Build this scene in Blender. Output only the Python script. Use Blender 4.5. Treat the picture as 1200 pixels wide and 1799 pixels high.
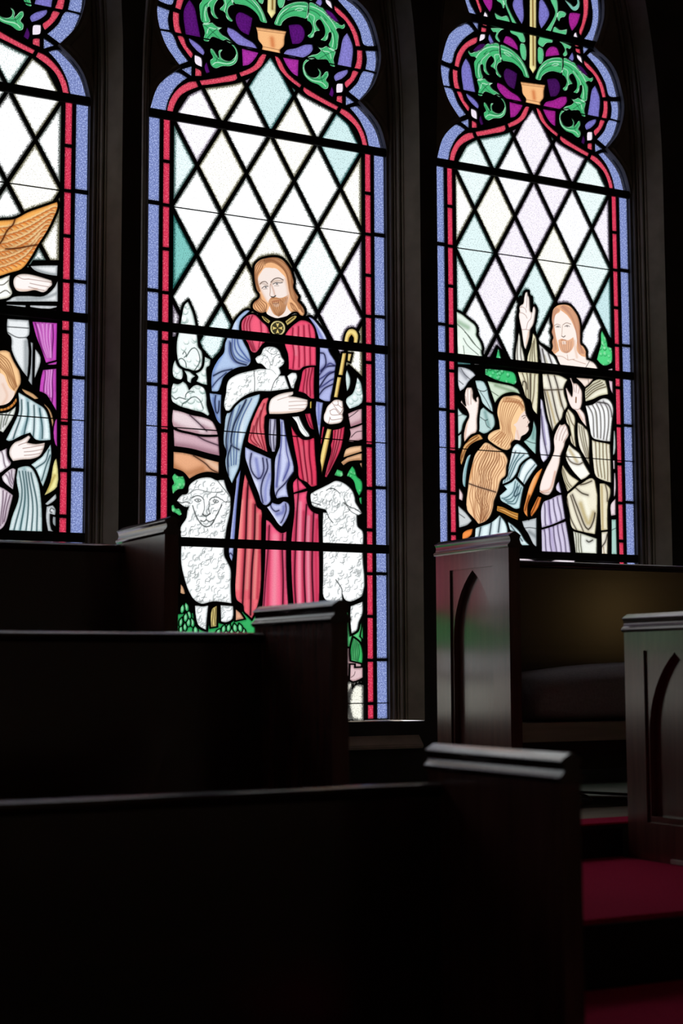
import bpy, bmesh, math, random
import numpy as np
from mathutils import Vector, Matrix
from mathutils.geometry import delaunay_2d_cdt, tessellate_polygon

random.seed(7)
rng = np.random.default_rng(11)
for o in list(bpy.data.objects):
    bpy.data.objects.remove(o)
scene = bpy.context.scene
COL = scene.collection

# ------------------------------------------------------------------ camera
EYE = 1.30                       # eye height above the lowest floor
D = 6.0                          # distance from the eye to the plane of the glass
YAW, PITCH, ROLL = 0.48709642, 0.10193352, -0.00372722
fwd = Vector((math.sin(YAW) * math.cos(PITCH), math.cos(YAW) * math.cos(PITCH), math.sin(PITCH)))
right = Vector((math.cos(YAW), -math.sin(YAW), 0.0))
up = right.cross(fwd)
r2 = right * math.cos(ROLL) + up * math.sin(ROLL)
u2 = -right * math.sin(ROLL) + up * math.cos(ROLL)
cam_d = bpy.data.cameras.new('camera')
cam_d.sensor_fit = 'VERTICAL'
cam_d.sensor_height = 36.0
cam_d.lens = 36.0 * 2757.54 / 1799.0
cam_d.clip_start = 0.05
cam_d.dof.use_dof = True
cam_d.dof.focus_distance = 6.7
cam_d.dof.aperture_fstop = 2.6
cam = bpy.data.objects.new('camera', cam_d)
COL.objects.link(cam)
M3 = Matrix((r2, u2, -fwd)).transposed()
cam.matrix_world = Matrix.Translation((0, 0, EYE)) @ M3.to_4x4()
scene.camera = cam

# ------------------------------------------------------------------ world (flat overcast daylight) and exposure
SKY = 2.0
world = bpy.data.worlds.new('overcast_sky')
scene.world = world
world.use_nodes = True
bg = world.node_tree.nodes['Background']
bg.inputs['Color'].default_value = (0.97, 0.985, 1.0, 1)
bg.inputs['Strength'].default_value = SKY
scene.view_settings.view_transform = 'Standard'
scene.view_settings.look = 'None'
scene.view_settings.exposure = 0.0
scene.view_settings.gamma = 1.0
scene.view_settings.use_curve_mapping = False
scene.cycles.max_bounces = 8
scene.cycles.diffuse_bounces = 4
scene.cycles.transparent_max_bounces = 16
scene.cycles.use_denoising = True

# ------------------------------------------------------------------ helpers
def lin(hexs):
    c = np.array([int(hexs[i:i + 2], 16) / 255.0 for i in (0, 2, 4)])
    return np.where(c <= .04045, c / 12.92, ((c + .055) / 1.055) ** 2.4)

def link(o, parent=None):
    COL.objects.link(o)
    if parent is not None:
        o.parent = parent
    return o

def mesh_obj(name, verts, faces, mat=None, parent=None, smooth=False):
    me = bpy.data.meshes.new(name)
    me.from_pydata([tuple(v) for v in verts], [], [tuple(f) for f in faces])
    me.update()
    if mat:
        me.materials.append(mat)
    if smooth:
        me.polygons.foreach_set('use_smooth', [True] * len(me.polygons))
    return link(bpy.data.objects.new(name, me), parent)

def empty(name, loc, parent=None):
    o = bpy.data.objects.new(name, None)
    o.location = loc
    o.empty_display_size = .1
    return link(o, parent)

def tag(o, label=None, cat=None, group=None, kind=None):
    if label: o['label'] = label
    if cat: o['category'] = cat
    if group: o['group'] = group
    if kind: o['kind'] = kind
    return o

class MB:
    """collects shapes into one mesh"""
    def __init__(self): self.v = []; self.f = []
    def add(self, vs, fs):
        n = len(self.v); self.v += [tuple(p) for p in vs]; self.f += [tuple(i + n for i in f) for f in fs]; return self
    def box(self, x0, x1, y0, y1, z0, z1):
        vs = [(x, y, z) for x in (x0, x1) for y in (y0, y1) for z in (z0, z1)]
        return self.add(vs, [(0, 1, 3, 2), (4, 6, 7, 5), (0, 4, 5, 1), (2, 3, 7, 6), (0, 2, 6, 4), (1, 5, 7, 3)])
    def loft(self, rings, closed=True, caps=True):
        n = len(rings[0]); vs = [p for r in rings for p in r]; fs = []
        m = n if closed else n - 1
        for i in range(len(rings) - 1):
            for j in range(m):
                a = i * n + j; b = i * n + (j + 1) % n
                fs.append((a, b, b + n, a + n))
        if caps and closed:
            fs.append(tuple(range(n))[::-1]); fs.append(tuple((len(rings) - 1) * n + j for j in range(n)))
        return self.add(vs, fs)
    def obj(self, name, mat, parent=None, bevel=0, smooth=False):
        o = mesh_obj(name, self.v, self.f, mat, parent, smooth)
        bm = bmesh.new(); bm.from_mesh(o.data)
        bmesh.ops.recalc_face_normals(bm, faces=bm.faces)
        if bevel:
            es = [e for e in bm.edges if len(e.link_faces) == 2 and e.calc_face_angle(0) > .6]
            bmesh.ops.bevel(bm, geom=es, offset=bevel, segments=2, affect='EDGES', clamp_overlap=True)
        bm.to_mesh(o.data); bm.free()
        return o

# ------------------------------------------------------------------ materials
def nodes(name):
    m = bpy.data.materials.new(name); m.use_nodes = True
    nt = m.node_tree; nt.nodes.clear()
    out = nt.nodes.new('ShaderNodeOutputMaterial')
    def N(t, **kw):
        n = nt.nodes.new(t)
        for k, v in kw.items():
            if k in n.inputs: n.inputs[k].default_value = v
            else: setattr(n, k, v)
        return n
    def Lk(a, b): nt.links.new(a, b)
    return m, N, Lk, out

def ramp(N, stops):
    r = N('ShaderNodeValToRGB'); e = r.color_ramp.elements
    while len(e) > 1: e.remove(e[-1])
    e[0].position = stops[0][0]; e[0].color = stops[0][1]
    for p, c in stops[1:]:
        x = e.new(p); x.color = c
    return r

def g4(v): return (v, v, v, 1)

def solid(name, c1, c2, scale, rough=.6, bump=0., spec=.5, detail=6, stretch=(1, 1, 1), coat=0.):
    m, N, Lk, out = nodes(name)
    b = N('ShaderNodeBsdfPrincipled'); b.inputs['Roughness'].default_value = rough
    b.inputs['Specular IOR Level'].default_value = spec
    b.inputs['Coat Weight'].default_value = coat
    b.inputs['Coat Roughness'].default_value = .17
    b.inputs['Coat IOR'].default_value = 1.6
    tc = N('ShaderNodeTexCoord'); mp = N('ShaderNodeMapping'); mp.inputs['Scale'].default_value = stretch
    Lk(tc.outputs['Object'], mp.inputs['Vector'])
    no = N('ShaderNodeTexNoise', Scale=scale, Detail=detail); Lk(mp.outputs['Vector'], no.inputs['Vector'])
    r = ramp(N, [(.3, (*c1, 1)), (.7, (*c2, 1))]); Lk(no.outputs['Fac'], r.inputs['Fac'])
    Lk(r.outputs['Color'], b.inputs['Base Color'])
    if bump:
        bp = N('ShaderNodeBump', Strength=bump, Distance=.004); Lk(no.outputs['Fac'], bp.inputs['Height']); Lk(bp.outputs['Normal'], b.inputs['Normal'])
    Lk(b.outputs['BSDF'], out.inputs['Surface'])
    return m

def glass(name, scale, lo, hi, dot=None, grit=0., fine=0.):
    """painted cathedral glass: daylight passes through, tinted by its own colour (attribute 'paint') and mottled"""
    m, N, Lk, out = nodes(name)
    at = N('ShaderNodeAttribute', attribute_name='paint')
    ed = N('ShaderNodeAttribute', attribute_name='rim')
    tc = N('ShaderNodeTexCoord')
    no = N('ShaderNodeTexNoise', Scale=scale, Detail=2.0, Roughness=.6); Lk(tc.outputs['Object'], no.inputs['Vector'])
    r = ramp(N, [(.36, g4(lo)), (.64 if name != 'seeded_clear_glass' else .47, g4(hi))]); Lk(no.outputs['Fac'], r.inputs['Fac'])
    mul = N('ShaderNodeMix', data_type='RGBA', blend_type='MULTIPLY'); mul.inputs['Factor'].default_value = 1
    Lk(at.outputs['Color'], mul.inputs['A']); Lk(r.outputs['Color'], mul.inputs['B'])
    col = mul.outputs['Result']
    if dot:
        r2_ = ramp(N, [(dot[0], g4(0)), (dot[1], g4(1))]); Lk(no.outputs['Fac'], r2_.inputs['Fac'])
        mx = N('ShaderNodeMix', data_type='RGBA', blend_type='MIX'); Lk(r2_.outputs['Color'], mx.inputs['Factor'])
        mx.inputs['B'].default_value = (*dot[2], 1); Lk(col, mx.inputs['A']); col = mx.outputs['Result']
    if grit:
        n2 = N('ShaderNodeTexNoise', Scale=230.0, Detail=2.0); Lk(tc.outputs['Object'], n2.inputs['Vector'])
        ma = N('ShaderNodeMath', operation='MULTIPLY_ADD'); Lk(n2.outputs['Fac'], ma.inputs[0]); ma.inputs[1].default_value = 1.5; Lk(ed.outputs['Fac'], ma.inputs[2])
        r3 = ramp(N, [(.0, g4(0)), (1., g4(1))])
        mr = N('ShaderNodeMapRange'); mr.inputs['From Min'].default_value = .98; mr.inputs['From Max'].default_value = 1.42; Lk(ma.outputs[0], mr.inputs['Value'])
        at2 = N('ShaderNodeAttribute', attribute_name='rimtint')
        mx = N('ShaderNodeMix', data_type='RGBA', blend_type='MIX')
        sc = N('ShaderNodeMath', operation='MULTIPLY'); Lk(mr.outputs['Result'], sc.inputs[0]); sc.inputs[1].default_value = grit
        Lk(sc.outputs[0], mx.inputs['Factor']); Lk(col, mx.inputs['A']); Lk(at2.outputs['Color'], mx.inputs['B']); col = mx.outputs['Result']
    t = N('ShaderNodeBsdfTransparent'); Lk(col, t.inputs['Color'])
    Lk(t.outputs['BSDF'], out.inputs['Surface'])
    return m

MG = {
    'f': glass('painted_glass', 260., .86, 1.0),
    's': glass('smooth_painted_glass', 300., .95, 1.0),
    'b': glass('blue_mottled_glass', 190., .52, 1.0, dot=(.52, .78, (.38, .42, .54))),
    'r': glass('red_mottled_glass', 190., .62, 1.0, dot=(.55, .80, (.54, .17, .20))),
    'd': glass('seeded_clear_glass', 210., .50, 1.0, grit=.97),
    'h': glass('violet_streaky_glass', 120., .62, 1.0),
    'g': glass('green_painted_glass', 200., .80, 1.0),
    'w': glass('white_mottled_glass', 260., .82, 1.0),
}
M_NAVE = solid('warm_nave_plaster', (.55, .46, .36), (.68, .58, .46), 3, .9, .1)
M_LEAD = solid('lead_came_metal', (.010, .012, .013), (.018, .02, .02), 60, .6, .1)
M_IRON = solid('black_iron', (.006, .007, .007), (.012, .012, .012), 40, .55, .1)
M_STONE = solid('dark_limestone', (.19, .16, .12), (.28, .24, .19), 9, .85, .4)
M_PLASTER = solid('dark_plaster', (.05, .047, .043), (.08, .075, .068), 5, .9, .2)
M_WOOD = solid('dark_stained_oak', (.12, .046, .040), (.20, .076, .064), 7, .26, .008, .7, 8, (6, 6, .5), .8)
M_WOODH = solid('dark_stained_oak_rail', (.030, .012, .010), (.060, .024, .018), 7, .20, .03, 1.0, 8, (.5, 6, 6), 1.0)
M_CARPET = solid('red_carpet', (.62, .02, .09), (.86, .035, .14), 160, .95, .8, .1)
M_RISER = solid('riser_shade_black', (.012, .011, .013), (.02, .018, .02), 20, .7, .05, .3)  # near-black stands in for the shade on the step fronts
M_FLOOR = solid('grey_green_floor_boards', (.09, .10, .085), (.15, .16, .14), 6, .55, .1, .4)
M_FABRIC = solid('grey_cushion_fabric', (.42, .38, .40), (.55, .51, .52), 120, .9, .3, .2)
M_BOARD = solid('pale_seat_board', (.52, .45, .34), (.66, .58, .45), 7, .5, .05, .4, 6, (.4, 6, 6))
M_SILL = solid('pale_sill_stone', (.55, .44, .35), (.70, .58, .47), 12, .6, .15)
M_CABLE = solid('copper_brown_cable', (.10, .05, .025), (.16, .08, .04), 30, .35, 0, .6)
M_METAL = solid('worn_metal_strip', (.5, .48, .44), (.62, .6, .55), 40, .35, .05, .8)
DATA_1 = """P wing_glass f6a450 18:405,3576 520,3603 635,3677 751,3734 868,3792 875,3769 835,3646 789,3546 709,3407 664,3319 585,3205 482,3159 413,3128 345,3108 337,3556
Q 6 13 8c4008:337,3538 474,3568 635,3642 857,3776|345,3142 481,3193 618,3291 720,3455
H 4 7.1 a04c10:339,3441 476,3493 636,3578 845,3741|344,3165 481,3205 618,3296 709,3430
H 5 11.3 ec8434:339,3441 475,3505 636,3572 846,3730|344,3165 481,3205 606,3301 698,3417
L 10.4 501c08:526,3604 509,3555 464,3503 431,3429 409,3392
L 10.4 501c08:455,3352 547,3369 639,3398 709,3418
P angel_hand_glass fce8dc 18:523,3117 562,3156 632,3170 713,3163 831,3141 838,3107 809,3075 797,3056 762,3034 692,3044 623,3025 553,3023 524,3060
L 4.2 8a5a48:644,3131 726,3129 831,3124
L 4.2 8a5a48:656,3098 738,3090 808,3086
L 4.2 8a5a48:645,3068 715,3058 774,3053
L 4.2 8a5a48:551,3144 598,3126 644,3131
S 14.2 f0ccb8:541,3039 622,3036 715,3058
P angel_sleeve_glass f4f0dc 18:414,3105 493,3148 489,3067 513,3001 485,2963 417,2939 327,2912 301,3069
L 7.6 50483c:416,2990 461,3018 496,2999
L 7.6 50483c:369,3054 438,3061 483,3101
P angel_robe_glass f2efe0 18:288,3136 253,3177 164,3167 77,3020 53,2611 85,1102 384,1114 410,2079 377,2643 350,2891
H 5 9.4 807860:101,2955 102,2391 128,1170|278,3066 325,2411 338,1179
P angel_head_glass f4d8c0 18:210,3378 261,3367 285,3307 269,3237 242,3187 186,3181 151,3234 144,3301 165,3355
F e0a060:210,3380 261,3371 287,3308 256,3315 205,3337 167,3293 145,3256 142,3312
P wing_glass f6a450 18:66,3531 -89,3521 -200,3563 -309,3588 -418,3612 -423,3589 -383,3482 -337,3398 -259,3285 -213,3212 -135,3120 -35,3098 43,3084
H 6 7.6 a85414:35,3447 -43,3459 -198,3495 -407,3591|42,3107 -36,3120 -169,3183 -259,3307
P arch_glass ccd2d4 13:654,3237 759,3255 882,3270 878,3182 795,3184 689,3206
S 23.6 90989c:689,3218 795,3195 878,3193
P arch_glass ccd2d4 13:531,2974 646,2993 774,3007 856,3086 884,3147 887,2972 463,2926
S 23.6 90989c:554,2959 763,2988 880,3042
P cornice_glass c4ccd0 9:469,2904 624,2915 625,2863 470,2864
P cornice_glass d8dce0 9:659,2919 881,2937 876,2925 659,2904
P curtain_glass d860c8 9:660,2878 876,2901 871,2868 666,2858
P column_glass ccd2d4 18:477,2790 650,2797 657,2682 635,2657 647,2635 646,2337 599,2390 516,2542 508,2645 479,2676
L 7.6 303438:478,2727 651,2733
L 7.6 303438:485,2682 560,2650 640,2657
S 28.3 8c9498:629,2622 634,2370
P column_glass b0b8bc 13:647,2629 688,2616 687,2272 646,2325
P column_glass ccd2d4 13:706,2572 753,2507 715,2354 704,2330
P curtain_glass d850cc 13:679,2788 884,2797 882,2496 795,2465 758,2565 710,2676
H 6 8.5 5c0858:691,2778 734,2632 794,2522|866,2784 862,2644 853,2516
H 4 9.4 f4a0ec:708,2768 757,2623 806,2512|848,2782 839,2642 841,2515
P curtain_glass d850cc 9:771,2491 888,2485 883,2461 807,2454
P curtain_glass d450c8 13:772,2405 883,2426 889,2081 847,2147 799,2212 746,2231 756,2335
H 4 8.5 5c0858:784,2395 775,2244|866,2413 864,2137
H 3 9.4 f4a0ec:796,2396 787,2245|854,2412 852,2182
P curtain_glass c848b8 9:878,2001 895,2025 899,1796 881,1817
P woman_face_glass f4bc88 18:425,2529 482,2534 540,2488 576,2400 595,2288 573,2240 545,2181 501,2121 433,2093 365,2099 329,2186 326,2367 357,2483
F fce4d6:335,2187 338,2300 382,2360 428,2353 462,2333 480,2289 510,2235 550,2215 534,2157 489,2108 433,2091 365,2097
H 6 4.7 a06030:425,2512 494,2461 542,2363 567,2262|427,2398 474,2334 498,2279 544,2226
H 3 4.7 a06030:380,2485 359,2404 338,2300|425,2512 404,2408 383,2349
L 5.7 504038:361,2279 384,2293 407,2283
S 18.9 f0c8b0:452,2264 488,2176 455,2106
P bead_glass f09848 9:559,2165 566,2143 546,2107 513,2076 468,2056 434,2048 388,2044 388,2067 433,2068 479,2079 524,2111
L 5.7 3a1808:546,2147 555,2123
L 5.7 3a1808:529,2129 541,2107
L 5.7 3a1808:507,2104 515,2082
L 5.7 3a1808:484,2088 488,2063
L 5.7 3a1808:458,2078 461,2055
L 5.7 3a1808:433,2070 434,2048
P bodice_glass ecf2e4 13:434,2031 502,2047 560,2097 548,2033 459,1880 437,1890 369,1896 366,2020
H 3 6.6 607058:434,2025 436,1901|536,2067 481,1949
P teal_shawl_glass ccecf0 18:573,2212 625,2187 719,2138 789,2097 825,2020 845,1849 724,1841 676,1895 608,1868 506,1816 483,1825 538,1942 582,2059
H 4 9.4 24585c:580,2161 571,2024 506,1838|778,2085 803,1972 816,1859
S 28.3 6aa8b4:649,2155 663,2031 608,1890
S 28.3 6aa8b4:742,2105 767,1993 758,1855
S 23.6 ffffff:614,2164 605,2026 539,1863
P braid_glass d8a878 13:601,2242 694,2210 741,2174 707,2165 613,2221
P braid_glass d8a878 13:777,2142 836,2089 866,2000 868,1920 850,1953 831,2043
P woman_hand_glass fce4d8 18:513,1748 552,1807 609,1834 665,1872 683,1861 655,1814 724,1807 799,1823 794,1789 760,1718 692,1686 611,1675 543,1660 514,1703
L 4.2 8a5a48:621,1766 701,1783 794,1806
L 4.2 8a5a48:633,1739 702,1749 783,1771
L 4.2 8a5a48:634,1711 702,1721 760,1736
L 4.2 8a5a48:655,1816 609,1800 586,1787
P pink_sleeve_glass ecdce4 18:440,1732 490,1758 508,1714 526,1636 476,1589 443,1564 353,1559 350,1727
H 2 6.6 70586c:451,1733 487,1612|485,1747 515,1647
P pink_sleeve_glass e8d4e0 13:455,1531 544,1604 567,1594 547,1435 467,1498
H 3 6.6 70586c:477,1544 535,1457|544,1592 552,1492
P teal_shawl_glass ccecec 18:567,1594 612,1619 681,1623 740,1536 778,1334 787,1114 519,1109 540,1211 594,1381 575,1493
H 5 9.4 24585c:584,1583 605,1371 541,1121|705,1579 755,1333 770,1119
S 28.3 6aa8b0:636,1598 651,1373 610,1124
S 23.6 ffffff:670,1577 698,1330 689,1127
P teal_shawl_glass c8eaec 18:681,1634 783,1720 846,1815 853,1724 821,1563 787,1470 740,1558
H 2 8.5 24585c:727,1614 807,1676 835,1769|775,1515 808,1619 842,1723
P pink_skirt_glass e4ccda 18:445,1452 548,1390 527,1300 484,1152 451,1118 339,1102 333,1446
H 3 7.6 6c5066:457,1430 451,1140|537,1378 484,1186
P gold_panel_glass ece096 13:894,1704 904,1476 800,1403 845,1507 877,1680
S 23.6 b89c40:885,1566 823,1438
P scroll_glass c0c8cc 9:807,1335 893,1419 899,1385 825,1325
P scroll_glass c0c8cc 13:819,1313 871,1327 895,1294 890,1248 849,1258 862,1134 880,1118 834,1121 815,1222
L 7.6 24282c:883,1293 860,1304 849,1280 866,1270
P scroll_glass a0a8ac 9:872,1236 896,1237 897,1158 873,1179
K:49,3062 241,3222 642,3224 676,3286 793,3300 899,3313 938,751 99,731"""
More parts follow.
